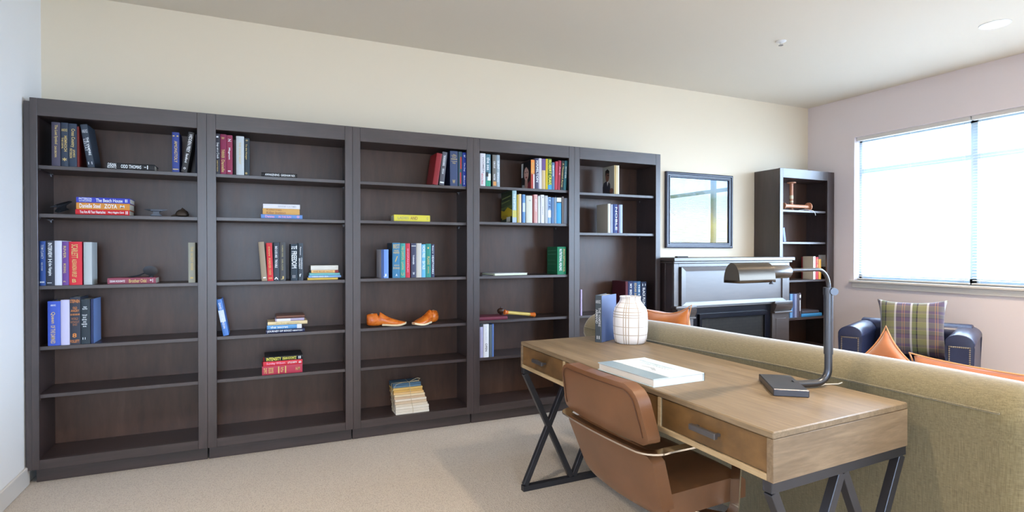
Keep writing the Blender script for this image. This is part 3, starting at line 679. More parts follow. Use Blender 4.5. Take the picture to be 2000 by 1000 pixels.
    ('f', 2, 3, 0.305, 3.785, 1.0814, 0.201, 0.0144, 0.15, 0, '7fa6d8', 'pale blue paperback second from bottom of stack', [('WIND AND SEA', 0.1, 0.6, 0.2, 0.8, 'white')], None, None, None),
    ('f', 2, 3, 0.31, 3.785, 1.0962, 0.189, 0.0151, 0.15, 0, '6fb4b8', 'turquoise paperback in middle of stack', [], None, None, None),
    ('f', 2, 3, 0.322, 3.785, 1.1117, 0.167, 0.0177, 0.15, 0, 'e2b878', 'cream paperback with dark red end, in stack', [('THE BLUE NOTE', 0.06, 0.8, 0.2, 0.8, 'brown')], None, 'redend', None),
    ('f', 2, 3, 0.319, 3.785, 1.1298, 0.169, 0.0302, 0.15, 0, 'd6d4cc', 'thick off-white paperback on top of stack', [], None, None, None),
    ('v', 2, 4, -0.181, 3.785, 0.739, 0.0305, 0.224, 0.165, -0.175, '4a7cc8', 'blue and white paperback leaning left', [('DAVID', 0.1, 0.28, 0.3, 0.7, 'white'), ('LOST HORIZON', 0.36, 0.8, 0.3, 0.7, 'white')], None, 'bluewhite', None),
    ('f', 2, 4, 0.055, 3.785, 0.739, 0.227, 0.0222, 0.15, 0, '20284c', 'navy paperback with white title, bottom of stack', [('JOURNEY OF SOULS', 0.03, 0.65, 0.15, 0.85, 'white'), ('NEWTON', 0.68, 0.93, 0.3, 0.7, 'white')], None, None, None),
    ('f', 2, 4, 0.061, 3.795, 0.7616, 0.203, 0.0271, 0.15, 0, '5a96cc', 'sky blue paperback second from bottom of stack', [('the secret', 0.1, 0.6, 0.25, 0.75, 'white')], None, 'whiteend', None),
    ('f', 2, 4, 0.065, 3.79, 0.7891, 0.233, 0.0207, 0.15, 0, 'd8c69c', 'cream paperback with faint title, in stack', [('the four agreements', 0.2, 0.8, 0.25, 0.75, 'khaki')], None, None, None),
    ('f', 2, 4, 0.108, 3.795, 0.8102, 0.172, 0.0167, 0.15, 0, 'a8a0bc', 'lilac and white paperback, second from top of stack', [], None, 'whitehalf', None),
    ('f', 2, 4, 0.115, 3.815, 0.8273, 0.169, 0.0155, 0.15, 0, '6e4638', 'thin brown paperback on top of stack', [], None, None, None),
    ('f', 2, 5, 0.032, 3.785, 0.481, 0.235, 0.0539, 0.17, 0, 'b03850', 'thick crimson book at bottom of stack', [('THE', 0.04, 0.12, 0.2, 0.8, 'gold'), ('BOOK', 0.16, 0.28, 0.15, 0.85, 'gold'), ('I', 0.39, 0.42, 0.1, 0.9, 'gold'), ('OF', 0.45, 0.52, 0.2, 0.8, 'gold'), ('I', 0.56, 0.59, 0.1, 0.9, 'gold'), ('H-M', 0.83, 0.93, 0.3, 0.7, 'gold')], None, None, 'right'),
    ('f', 2, 5, 0.039, 3.785, 0.5353, 0.228, 0.0285, 0.17, 0, 'cc3040', 'coral red book in middle of stack', [('Sunday Wilson', 0.08, 0.55, 0.2, 0.8, 'pink'), ('LITTLE EARTH', 0.62, 0.85, 0.3, 0.7, 'white'), ('ab', 0.9, 0.97, 0.25, 0.75, 'white')], None, None, 'right'),
    ('f', 2, 5, 0.048, 3.785, 0.5642, 0.222, 0.0286, 0.19, 0, '15161c', 'black book with yellow title on top of stack', [('INTENSITY', 0.04, 0.42, 0.15, 0.85, 'yellow'), ('DEAN KOONTZ', 0.46, 0.82, 0.2, 0.8, 'yellow'), ('II', 0.88, 0.94, 0.2, 0.8, 'white')], None, None, 'right'),
    ('v', 3, 1, 1.125, 3.785, 1.716, 0.0386, 0.224, 0.165, 0.148, '8a1c24', 'dark red book with red cover side, leaning right', [], '8c1822', None, None),
    ('v', 3, 1, 1.173, 3.785, 1.716, 0.0358, 0.236, 0.165, 0.11, '5a5a62', 'grey book with white title, leaning right', [('THE RECKONING', 0.1, 0.42, 0.25, 0.7, 'white'), ('GRISHAM', 0.5, 0.66, 0.3, 0.65, 'white'), ('-', 0.9, 0.94, 0.1, 0.9, 'white', 'h')], '14161c', None, None),
    ('v', 3, 1, 1.254, 3.785, 1.716, 0.057, 0.248, 0.165, 0, '3e4c70', 'navy book with gold bands', [('The', 0.09, 0.12, 0.35, 0.7, 'gold', 'h'), ('Fellowship', 0.12, 0.15, 0.15, 0.85, 'gold', 'h'), ('Club', 0.16, 0.19, 0.25, 0.75, 'gold', 'h'), ('----', 0.22, 0.24, 0.1, 0.9, 'gold', 'h'), ('Cunningham', 0.28, 0.31, 0.1, 0.9, 'gold', 'h'), ('Guy', 0.32, 0.37, 0.3, 0.7, 'gold', 'h'), ('W', 0.82, 0.93, 0.3, 0.65, 'gold', 'h')], '1c2440', None, None),
    ('v', 3, 1, 1.317, 3.785, 1.716, 0.029, 0.247, 0.165, 0, '3c5a68', 'teal book with red stripe down the spine', [('I', 0.15, 0.5, 0.4, 0.75, 'red'), ('I', 0.6, 0.93, 0.35, 0.65, 'red')], None, None, None),
    ('v', 3, 1, 1.348, 3.785, 1.716, 0.031, 0.244, 0.165, 0, '2440a4', 'bright blue book next to right stile', [('t', 0.07, 0.14, 0.2, 0.7, 'white', 'h'), ('The Day', 0.3, 0.56, 0.2, 0.6, 'white'), ('Blue', 0.68, 0.95, 0.25, 0.55, 'white')], None, None, None),
    ('f', 3, 2, 0.854, 3.785, 1.458, 0.252, 0.0435, 0.12, 0, 'd8cc48', 'flat yellow book alone on its shelf', [('LADIES', 0.1, 0.4, 0.3, 0.7, 'khaki'), ('AND', 0.45, 0.65, 0.25, 0.75, 'brown'), ('G', 0.9, 0.94, 0.3, 0.7, 'khaki')], None, None, None),
    ('v', 3, 3, 0.767, 3.78, 1.07, 0.048, 0.194, 0.165, 0, '6e94d8', 'pale blue streaked book with white side, leftmost', [('J', 0.85, 0.95, 0.3, 0.7, 'white', 'h')], 'c2c2cc', 'dkblueedge', None),
    ('v', 3, 3, 0.843, 3.785, 1.07, 0.052, 0.239, 0.165, 0, '3e7ca4', 'steel blue book with gold bands of lettering', [('BEST', 0.04, 0.16, 0.1, 0.95, 'gold', 'h'), ('THE HORSE', 0.2, 0.24, 0.2, 0.8, 'gold', 'h'), ('WHISPERER', 0.25, 0.31, 0.1, 0.9, 'gold', 'h'), ('/', 0.38, 0.54, 0.3, 0.7, 'gold', 'h'), ('NICHOLAS', 0.62, 0.66, 0.2, 0.9, 'gold', 'h'), ('EVANS', 0.69, 0.75, 0.1, 0.95, 'gold', 'h'), ('A', 0.88, 0.95, 0.4, 0.65, 'white', 'h')], '0e2438', None, None),
    ('v', 3, 3, 0.897, 3.785, 1.07, 0.035, 0.236, 0.165, 0, '3a9c94', 'turquoise book with gold title', [('THE CANYON', 0.08, 0.48, 0.25, 0.7, 'gold'), ('LAWN', 0.54, 0.76, 0.25, 0.65, 'gold'), ('U', 0.85, 0.93, 0.2, 0.7, 'gold', 'h')], None, None, None),
    ('v', 3, 3, 0.933, 3.785, 1.07, 0.031, 0.236, 0.165, 0, 'c83444', 'red book with pink lettering', [('SHOPAHOLIC', 0.15, 0.85, 0.35, 0.65, 'pink')], None, None, None),
    ('v', 3, 3, 0.971, 3.785, 1.07, 0.037, 0.237, 0.165, 0, '40445e', 'slate violet book with white title', [('---', 0.07, 0.09, 0.1, 0.9, 'white', 'h'), ('THINNER', 0.34, 0.62, 0.3, 0.6, 'white'), ('W', 0.84, 0.92, 0.3, 0.7, 'white', 'h')], '6a1420', None, None),
    ('v', 3, 3, 1.009, 3.785, 1.07, 0.036, 0.237, 0.165, 0, 'c6c3bc', 'plain pale grey book', [], None, None, None),
    ('v', 3, 3, 1.046, 3.785, 1.07, 0.028, 0.23, 0.165, 0, '68b4e0', 'light blue book with white panels', [('HOME FREE', 0.05, 0.4, 0.15, 0.85, 'white'), ('SEA TALES', 0.5, 0.76, 0.15, 0.85, 'white')], None, None, None),
    ('v', 3, 3, 1.076, 3.785, 1.07, 0.037, 0.234, 0.165, 0, '2c8c80', 'green book with gold title', [('-', 0.1, 0.15, 0.3, 0.6, 'gold', 'h'), ('PLAINS', 0.38, 0.62, 0.25, 0.7, 'gold'), ('SONG', 0.68, 0.88, 0.35, 0.6, 'gold')], None, None, None),
    ('v', 3, 3, 1.115, 3.785, 1.07, 0.023, 0.231, 0.165, 0, '3e4462', 'indigo book with white capitals, rightmost', [('barr', 0.05, 0.3, 0.3, 0.7, 'white'), ('HEARTWORKS', 0.34, 0.9, 0.2, 0.75, 'white')], None, None, None),
    ('v', 4, 1, 1.482, 3.785, 1.727, 0.042, 0.237, 0.165, 0, 'dcdce4', 'white book with grey title and red letters, leftmost', [('WOMEN', 0.1, 0.6, 0.4, 0.75, 'grey'), ('REVOLTING', 0.62, 0.95, 0.2, 0.55, 'red')], None, None, None),
    ('v', 4, 1, 1.526, 3.785, 1.727, 0.039, 0.233, 0.165, 0, '5c8494', 'teal book with cloudy spine', [('the sea', 0.1, 0.5, 0.2, 0.8, 'white')], None, 'tealgreen', None),
    ('v', 4, 1, 1.579, 3.785, 1.727, 0.03, 0.233, 0.165, 0, '72706c', 'taupe book with white title', [('CIRCUS', 0.2, 0.42, 0.25, 0.7, 'white'), ('WATER', 0.6, 0.8, 0.25, 0.7, 'white')], '16181c', 'orangefoot', None),
    ('v', 4, 1, 1.611, 3.785, 1.727, 0.027, 0.234, 0.165, 0, '9aacb8', 'pale blue grey book with white title', [('SILENT', 0.18, 0.45, 0.2, 0.8, 'white'), ('SPRING', 0.55, 0.85, 0.2, 0.6, 'white')], None, None, None),
    ('v', 4, 1, 1.895, 3.785, 1.727, 0.03, 0.218, 0.17, 0, 'd87c3c', 'orange book, dark haired woman on its cover', [('MICHELLE', 0.1, 0.5, 0.2, 0.8, 'gold')], 'woman', 'redwhitefoot', None),
    ('v', 4, 1, 1.929, 3.785, 1.727, 0.03, 0.232, 0.165, 0, '4c4a66', 'dark violet book with large white title', [('HAMILTON', 0.08, 0.78, 0.3, 0.95, 'white')], None, None, None),
    ('v', 4, 1, 1.961, 3.785, 1.727, 0.025, 0.234, 0.165, 0, 'd4d2e0', 'white book with lilac speckles', [], None, None, None),
    ('v', 4, 1, 1.987, 3.785, 1.727, 0.032, 0.232, 0.165, 0, 'cdb88c', 'beige and purple book', [], None, 'purpletop', None),
    ('v', 4, 1, 2.021, 3.785, 1.727, 0.018, 0.234, 0.165, 0, 'd8c01c', 'thin yellow book', [], None, None, None),
    ('v', 4, 1, 2.04, 3.785, 1.727, 0.033, 0.236, 0.165, 0, '5a7a30', 'green and blue book with tall yellow title', [('ROBERT CRAIS', 0.05, 0.85, 0.15, 0.9, 'yellow')], None, 'bluefoot', None),
    ('v', 4, 1, 2.074, 3.785, 1.727, 0.025, 0.21, 0.165, 0, '5a7ca0', 'grey blue book with white lettering', [('GRAFTON', 0.1, 0.5, 0.2, 0.7, 'white')], None, None, None),
    ('v', 4, 1, 2.099, 3.785, 1.727, 0.023, 0.219, 0.165, 0.037, 'c03c50', 'light red book leaning right', [], None, None, None),
    ('v', 4, 1, 2.123, 3.785, 1.727, 0.024, 0.228, 0.165, 0.053, 'a43448', 'crimson book leaning right', [('ACE', 0.2, 0.5, 0.3, 0.7, 'pink')], None, None, None),
    ('v', 4, 1, 2.149, 3.785, 1.727, 0.0249, 0.228, 0.165, 0.066, '2c3438', 'black book with gold script, leaning right', [('A Thousand Acres', 0.08, 0.9, 0.2, 0.8, 'gold')], None, None, None),
    ('v', 4, 1, 2.177, 3.785, 1.727, 0.025, 0.23, 0.165, 0.061, '387480', 'teal book leaning right, rightmost', [('MICHENER', 0.2, 0.6, 0.2, 0.7, 'white')], None, None, None),
    ('v', 4, 2, 1.74, 3.785, 1.467, 0.034, 0.238, 0.21, 0, '9cbcc4', 'tall pale blue book with yellow cover side, leftmost', [('THE SHIFTING', 0.1, 0.6, 0.2, 0.7, 'white')], 'landscape', 'yellowfoot', None),
    ('v', 4, 2, 1.777, 3.785, 1.467, 0.016, 0.209, 0.165, 0, 'b4a040', 'thin mustard book', [], None, None, None),
    ('v', 4, 2, 1.794, 3.785, 1.467, 0.02, 0.214, 0.165, 0, 'e6cfa4', 'cream book with peach spine', [], None, None, None),
    ('v', 4, 2, 1.816, 3.785, 1.467, 0.007, 0.207, 0.165, 0, '1c4880', 'thin deep blue book', [], None, None, None),
    ('v', 4, 2, 1.824, 3.785, 1.467, 0.022, 0.213, 0.165, 0, '6c9cd0', 'sky blue and navy book', [], None, 'bluewhite', None),
    ('v', 4, 2, 1.855, 3.785, 1.467, 0.052, 0.205, 0.165, 0, 'd4d6c8', 'thick cream book', [('oa', 0.15, 0.2, 0.4, 0.7, 'grey', 'h')], None, None, None),
    ('v', 4, 2, 1.908, 3.785, 1.467, 0.011, 0.211, 0.165, 0, '7c2024', 'thin dark red book', [], None, None, None),
    ('v', 4, 2, 1.92, 3.785, 1.467, 0.03, 0.216, 0.165, 0, 'd8a8a4', 'rose book with white title', [('APPARENTLY', 0.15, 0.6, 0.3, 0.7, 'white')], None, None, None),
    ('v', 4, 2, 1.955, 3.785, 1.467, 0.017, 0.205, 0.165, 0, 'dfe8e8', 'narrow white book with pale green edge', [], None, None, None),
    ('v', 4, 2, 1.979, 3.785, 1.467, 0.029, 0.216, 0.165, 0, 'e0e2ea', 'white book with small bird emblem', [('v', 0.06, 0.12, 0.3, 0.8, 'grey', 'h'), ('TALES', 0.4, 0.7, 0.4, 0.6, 'grey')], None, None, None),
    ('v', 4, 2, 2.012, 3.785, 1.467, 0.027, 0.212, 0.165, 0, 'b6bcc0', 'light grey book with worn spine', [], None, None, None),
    ('v', 4, 2, 2.04, 3.785, 1.467, 0.026, 0.201, 0.165, 0, '94b8e4', 'pale blue book with navy letters', [('LIFE', 0.05, 0.45, 0.25, 0.8, 'navy')], None, 'whitemid', None),
    ('v', 4, 2, 2.07, 3.785, 1.467, 0.023, 0.2, 0.165, 0, '5c80ac', 'steel blue book with cloudy spine', [], None, None, None),
    ('v', 4, 2, 2.094, 3.785, 1.467, 0.021, 0.201, 0.165, 0, '8c9cae', 'grey blue book beside the cyan one', [], None, None, None),
    ('v', 4, 2, 2.117, 3.785, 1.467, 0.041, 0.2, 0.165, 0, '3fa4dc', 'bright cyan book with white top', [], None, 'whitetop', None),
    ('v', 4, 2, 2.164, 3.785, 1.467, 0.017, 0.21, 0.165, 0, '7e7674', 'thin taupe book', [], None, None, None),
    ('v', 4, 2, 2.184, 3.785, 1.467, 0.029, 0.199, 0.165, 0, '8894a4', 'grey mottled book, rightmost', [], None, None, None),
    ('v', 4, 3, 2.124, 3.785, 1.071, 0.078, 0.216, 0.17, 0, '128058', 'green book with gold and white title', [('PRESCRIPTION FOR', 0.08, 0.9, 0.62, 0.85, 'gold'), ('NUTRITIONAL HEALING', 0.08, 0.86, 0.2, 0.5, 'white')], 'greenside', None, None),
    ('v', 4, 5, 1.478, 3.785, 0.476, 0.026, 0.224, 0.165, 0, 'a6a2c0', 'grey lavender book, leftmost', [], None, None, None),
    ('v', 4, 5, 1.508, 3.785, 0.476, 0.042, 0.243, 0.165, 0, 'dadce2', 'white book with black lettering at foot', [('the reader', 0.06, 0.5, 0.35, 0.6, 'silver'), ('OPEN', 0.58, 0.82, 0.3, 0.7, 'black')], None, None, None),
    ('v', 4, 5, 1.554, 3.785, 0.476, 0.021, 0.238, 0.165, 0, '5c6870', 'dark grey paperback', [], None, None, None),
    ('v', 4, 5, 1.576, 3.785, 0.476, 0.013, 0.241, 0.165, 0, '5878b8', 'thin blue book, rightmost', [], None, None, None),
    ('v', 5, 1, 2.653, 3.785, 1.718, 0.046, 0.234, 0.17, 0, 'd2c49c', 'cream book, man in a suit on its cover', [], 'man', 'goldstripe', None),
    ('v', 5, 2, 2.591, 3.785, 1.4, 0.025, 0.237, 0.165, 0, 'd8dad0', 'white book with beige cover side, leftmost', [], 'b4aea4', None, None),
    ('v', 5, 2, 2.618, 3.785, 1.4, 0.02, 0.232, 0.165, 0, 'aab4d0', 'thin striped white and blue book', [], None, None, None),
    ('v', 5, 2, 2.64, 3.785, 1.4, 0.043, 0.235, 0.165, 0, '2c407c', 'navy book with white panel', [('NOBLE', 0.1, 0.9, 0.5, 0.95, 'white')], None, None, None),
    ('v', 5, 2, 2.685, 3.785, 1.4, 0.015, 0.232, 0.165, 0, '4c2c5c', 'thin plum book', [], None, None, None),
    ('v', 5, 2, 2.702, 3.785, 1.4, 0.032, 0.233, 0.165, 0, 'a6b6d4', 'pale blue book, rightmost', [], None, None, None),
    ('v', 5, 4, 2.779, 3.805, 0.743, 0.026, 0.259, 0.19, 0, '5a1c2c', 'burgundy book with wide dark cover side, leftmost', [], '481824', None, None),
    ('v', 5, 4, 2.806, 3.805, 0.743, 0.051, 0.259, 0.165, 0, '20305c', 'navy book with white letters', [('MY BEST', 0.08, 0.5, 0.3, 0.7, 'white')], '501c2c', None, None),
    ('v', 5, 4, 2.858, 3.805, 0.743, 0.041, 0.258, 0.165, 0, '2e5080', 'steel blue book with gold lettering', [('EDGAR SAWTELLE', 0.06, 0.8, 0.25, 0.75, 'gold')], None, None, None),
    ('v', 5, 4, 2.9, 3.805, 0.743, 0.033, 0.257, 0.165, 0, '3c6c98', 'mid blue book with white lettering', [('THE DAY', 0.1, 0.7, 0.25, 0.75, 'white')], None, None, None),
    ('v', 5, 4, 2.939, 3.805, 0.743, 0.055, 0.252, 0.165, 0, '1c2c4c', 'navy book with bold white title, rightmost', [('I I', 0.06, 0.14, 0.2, 0.8, 'white', 'h'), ('BLACK PLUM', 0.2, 0.75, 0.25, 0.75, 'white')], None, None, None),
    ('v', 5, 4, 2.33, 3.78, 0.743, 0.015, 0.206, 0.1, 0, 'c4b4d8', 'thin lilac booklet just inside the left stile', [], None, None, None),
    ('v', 6, 2, 4.612, 3.785, 1.343, 0.0305, 0.134, 0.15, -0.173, '8090c4', 'slim blue grey book leaning left', [], None, None, None),
    ('v', 6, 3, 5.052, 3.805, 0.972, 0.033, 0.229, 0.12, 0, 'e0dcd4', 'white book with cream cover side', [], 'd0c4b0', None, None),
    ('v', 6, 3, 5.089, 3.805, 0.972, 0.038, 0.222, 0.165, 0, 'c84850', 'red book with cream lettering', [('EAT PRAY', 0.1, 0.6, 0.2, 0.8, 'gold')], None, None, None),
    ('v', 6, 3, 5.131, 3.805, 0.972, 0.037, 0.201, 0.165, 0, 'd89c40', 'orange and yellow paperback', [], None, None, None),
    ('v', 6, 4, 4.737, 3.815, 0.603, 0.035, 0.232, 0.165, 0, '6c9ccc', 'light blue book, leftmost', [], None, None, None),
    ('v', 6, 4, 4.774, 3.815, 0.603, 0.027, 0.231, 0.165, 0, '4c5c84', 'slate blue book', [], None, None, None),
    ('v', 6, 4, 4.803, 3.815, 0.603, 0.027, 0.23, 0.165, 0, '8c94b4', 'grey lilac book', [], None, None, None),
    ('v', 6, 4, 4.832, 3.815, 0.603, 0.023, 0.234, 0.165, 0, '5c5c6c', 'thin grey book', [], None, None, None),
    ('v', 6, 4, 4.859, 3.815, 0.603, 0.032, 0.238, 0.165, 0, '50444c', 'brown book with pale label, rightmost upright', [('I', 0.08, 0.2, 0.2, 0.8, 'white', 'h'), ('I', 0.3, 0.75, 0.3, 0.6, 'white')], None, None, None),
    ('f', 6, 4, 4.895, 3.815, 0.603, 0.298, 0.0303, 0.16, 0, '3c8cc4', 'blue book at bottom of short stack', [], None, None, 'left'),
    ('f', 6, 4, 4.902, 3.815, 0.6337, 0.246, 0.0273, 0.16, 0, '4c4c58', 'grey book on top of short stack', [], None, None, 'left'),
]
EXTRA = {   # bands across the spine: from, to (from the head), left, right, colour
 'bluewhite': [(.30, .62, 0, 1, 'c8d8ea')], 'redend': [(.87, 1, 0, 1, '8a2c30')], 'whiteend': [(.86, 1, 0, 1, 'd8dce6')],
 'whitehalf': [(.05, .52, 0, 1, 'dcdce0')], 'tealgreen': [(.56, .7, 0, .5, '3a3a40'), (.6, .82, .35, 1, 'dfe8e8'), (.82, 1, 0, 1, '2c9c78')],
 'orangefoot': [(.84, .97, .2, 1, 'd89858')], 'redwhitefoot': [(0, .45, 0, 1, 'f09848'), (.5, 1, .6, 1, 'e4dcdc'), (.5, 1, 0, .6, 'b04034')],
 'purpletop': [(0, .38, 0, 1, '6a5088')], 'bluefoot': [(.85, 1, 0, 1, '4aa0d0')], 'yellowfoot': [(.62, .84, 0, 1, 'ccc870'), (.84, 1, 0, 1, 'a8bcd8')],
 'whitemid': [(.5, .78, 0, 1, 'eef2f6')], 'whitetop': [(0, .16, 0, 1, 'e4e6da'), (.16, .2, 0, 1, '3a4450')], 'goldstripe': [(0, 1, .15, .3, 'b8954c'), (0, 1, .8, 1, 'eeeeea')],
 'dkblueedge': [(0, 1, 0, .35, '3c5488')]}
load_texts([x[0] for B in BOOKS for x in B[12]] + ['ANNE RICE', 'THE VAMPIRE', 'ARMAND', 'Photographs', 'of the COAST', 'M', 'DIET', 'TAKE'])
T_ = .0024
def cover_profile(w, d):
    r = .0035
    return [(0, d), (0, r), (w * .12, r * .35), (w * .3, 0), (w * .7, 0), (w * .88, r * .35), (w, r), (w, d), (w - T_, d), (w - T_, .007), (T_, .007), (T_, d)]
def poly_face(bm, pts, fn, mi):
    f = bm.faces.new([bm.verts.new(fn(u, v)) for u, v in pts]); f.material_index = mi
def ell(cx, cy, rx, ry, n=18): return [(cx + rx * math.cos(2 * PI * k / n), cy + ry * math.sin(2 * PI * k / n)) for k in range(n)]
PICS = {   # drawn in (across, up) of the cover as one sees it, spine at the right
 'woman': ('1c1a20', [('d8dcdc', [(.0, .45), (.16, .45), (.22, .95), (.0, .95)]), ('121014', ell(.55, .62, .38, .36)), ('121014', [(.18, .2), (.92, .2), (.9, .7), (.2, .7)]), ('c8988a', [(.36, .0), (.72, .0), (.66, .4), (.42, .4)]),
            ('d8aca0', ell(.55, .55, .25, .24)), ('121014', [(.28, .62), (.5, .84), (.84, .62), (.84, .86), (.5, .98), (.28, .86)]), ('8a3038', ell(.56, .42, .09, .03)), ('38282a', ell(.45, .6, .05, .02)), ('38282a', ell(.66, .6, .05, .02)), ('b8b4b4', [(.1, 0), (.4, 0), (.36, .16), (.12, .18)]), ('8a3040', [(.68, 0), (1, 0), (1, .3), (.74, .2)])]),
 'man': ('a8a8a0', [('3a3a44', [(.0, .0), (.72, .0), (.66, .38), (.42, .52), (.1, .44), (0, .3)]), ('dcdcdc', [(.42, .3), (.54, .48), (.46, .54), (.38, .5)]), ('7a5648', ell(.42, .66, .17, .2)), ('1c1618', [(.24, .66), (.24, .86), (.42, .92), (.6, .84), (.58, .74), (.36, .78)]), ('2a2020', ell(.5, .69, .1, .02)), ('7a5648', ell(.8, .12, .16, .1))]),
 'landscape': ('24341c', [('3c4c28', [(0, .55), (1, .5), (1, .72), (0, .7)]), ('5a6a34', [(0, .42), (1, .46), (1, .56), (0, .5)]), ('c8b01c', [(0, .16), (1, .2), (1, .4), (.6, .5), (.3, .38), (0, .42)]), ('b89a20', [(.1, .1), (.7, .16), (.6, .26), (.1, .24)]), ('8a9460', [(.1, .76), (.9, .84), (.9, .87), (.1, .8)]), ('7a8850', [(.05, .62), (.8, .7), (.8, .73), (.05, .66)]), ('d8d8d0', [(.5, .02), (.84, .02), (.86, .19), (.52, .18)])]),
 'greenside': ('0c5c3c', [('4a8c70', [(.08, .84), (.92, .86), (.92, .88), (.08, .86)]), ('4a8c70', [(.08, .72), (.92, .73), (.92, .75), (.08, .74)]), ('3a7c60', [(.08, .5), (.8, .5), (.8, .52), (.08, .52)]), ('3a7c60', [(.08, .36), (.9, .36), (.9, .38), (.08, .38)]), ('3a7c60', [(.08, .12), (.9, .12), (.9, .14), (.08, .14)])]),
}
ORD = {0: 'bottom', 1: 'top', 2: 'second', 3: 'third', 4: 'fourth', 5: 'fifth'}
CNAME = {1: 'leftmost bookcase', 2: 'second bookcase', 3: 'third bookcase', 4: 'fourth bookcase', 5: 'fifth bookcase', 6: 'corner bookcase'}
def build_book(kind, w, h, d, col, texts, side, extra, pages, root, rough=.5):
    """w thickness, h height, d depth; canonical (a, d, b) axes"""
    fm = (lambda a, dd, bb: (a, dd, bb)) if kind == 'v' else (lambda a, dd, bb: (h - bb, dd, a))
    # for lying books the head of the spine is at the left and the thickness stands upright
    ins = .003 if w > .012 else .001
    bm = bmesh.new(); prism(bm, cover_profile(w, d), lambda u, v, q: fm(u, v, q), 0, h, .0004)
    finish(bm, 'cover', cmat(col, rough), root, sharp=25)
    bm = bmesh.new(); xs = [fm(T_ + .0003, .0075, ins), fm(w - T_ - .0003, d - ins - .001, h - ins)]
    lo = [min(p[i] for p in xs) for i in range(3)]; hi = [max(p[i] for p in xs) for i in range(3)]
    box(bm, lo[0], hi[0], lo[1], hi[1], lo[2], hi[2]); finish(bm, 'pages', M_PAGE, root)
    if extra:
        for a0, a1, c0, c1, cc in EXTRA[extra]:
            bm = bmesh.new()
            prism(bm, [(w * max(c0, .02), .0025), (w * max(c0, .02), -.0004), (w * min(c1, .98), -.0004), (w * min(c1, .98), .0025)], lambda u, v, q: fm(u, v, q), h * (1 - a1), h * (1 - a0))
            finish(bm, 'spine_band', cmat(cc), root)
    byc = {}
    for tx in texts: byc.setdefault(tx[5], []).append(tx)
    for cc, lst in byc.items():
        for tx in lst:
            s, a0, a1, c0, c1 = tx[:5]
            if s not in TEXTS: continue
            bm = bmesh.new()
            if len(tx) > 6 and kind == 'v':    # across the spine
                lettering(bm, s, lambda u, v: fm(w * (c0 + (c1 - c0) * u), -.0008, h * (1 - a1 + (a1 - a0) * v)))
            else:
                lettering(bm, s, lambda u, v: fm(w * (c0 + (c1 - c0) * v), -.0008, h * (1 - a0 - (a1 - a0) * u)))
            finish(bm, 'spine_lettering', cmat(cc, .45), root, smooth=False)
    if side:
        left = root['bay'] >= 3
        xx = -.0006 if left else w + .0006
        bm = bmesh.new()
        if side in PICS:
            bgc, ps = PICS[side]; ms = [cmat(bgc, .35)]
            fn = lambda k: (lambda u, v: (xx - .0002 * k, .006 + (d - .007) * (1 - u), h * (.005 + .99 * v)))
            poly_face(bm, [(0, 0), (1, 0), (1, 1), (0, 1)], fn(0), 0)
            for k, (cc, pp) in enumerate(ps): ms.append(cmat(cc, .35)); poly_face(bm, pp, fn(k + 1), k + 1)
            finish(bm, 'cover_picture', ms, root, smooth=False)
        else:
            poly_face(bm, [(0, 0), (1, 0), (1, 1), (0, 1)], lambda u, v: (xx, .005 + (d - .006) * u, h * (.003 + .994 * v)), 0)
            finish(bm, 'cover_board', cmat(side, .4), root, smooth=False)
for B in BOOKS:
    kind, bay, shelf, x, y, z, a, c, d, ang, col, desc, texts, side, extra, pages = B
    if kind == 'v':
        w, h = a, c; lift = max(0, w * math.sin(ang))
        r = empty('book', (x, y, z + lift + .0003), (0, ang, 0))
    else:
        w, h = c, a; r = empty('book', (x, y, z + .0003), (0, 0, ang))
    soft = 'paperback' in desc
    r['bay'] = bay
    build_book(kind, w, h, d, col, texts, side, extra, pages, r, .35 if soft else .55)
    del r['bay']
    place = f'{ORD[shelf]} shelf of {CNAME[bay]}'
    tag(r, f'{desc}, {place}', 'book', f'books on the {place}')

# ---------------------------------------------------------------- things on the bookcase shelves
def anvil(name, loc, rz, s, label):
    r = empty(name, loc, (0, 0, rz)); tag(r, label, 'ornament', 'small cast iron ornaments')
    bm = bmesh.new()
    prism(bm, [(-.030, 0), (.030, 0), (.030, .006), (.014, .014), (.014, .024), (.024, .030), (-.024, .030), (-.014, .024), (-.014, .014), (-.030, .006)], lambda u, v, d: (u * s, d * s, v * s), -.014, .014, .0015)
    finish(bm, 'waist', M_IRON, r, sharp=30)
    bm = bmesh.new(); box(bm, -.030 * s, .034 * s, -.010 * s, .010 * s, .030 * s, .042 * s, bev=.0012)
    tube(bm, [(-.028 * s, 0, .037 * s), (-.045 * s, 0, .038 * s), (-.062 * s, 0, .0405 * s)], [.0062 * s, .0045 * s, .0006 * s], 10)
    prism(bm, [(.034, .0415), (.056, .0415), (.056, .038), (.034, .032)], lambda u, v, d: (u * s, d * s, v * s), -.008, .008)
    finish(bm, 'face_and_horn', M_IRON, r, sharp=30)
    return r
anvil('anvil_ornament', (-.524, 3.80, 1.455), .1, .95, 'small dark anvil ornament in profile on leftmost bookcase second shelf')
hb_ = empty('iron_ornament', (-.395, 3.81, 1.4553), (0, 0, .3)); tag(hb_, 'small rounded brown iron ornament at the right end of its shelf', 'ornament', 'small cast iron ornaments')
M_BRN = mat('brown_iron', '3a3028', .5, .5)
bm = bmesh.new(); lathe(bm, [(.020, 0), (.034, .006), (.036, .016), (.030, .030), (.018, .040), (0, .044)], 18, Matrix.Scale(.75, 4, (0, 1, 0))); finish(bm, 'body', M_BRN, hb_)
bm = bmesh.new(); tube(bm, [(-.028, 0, .010), (-.046, 0, .006), (-.058, 0, .003)], [.008, .005, .002], 8); finish(bm, 'tail', M_BRN, hb_)
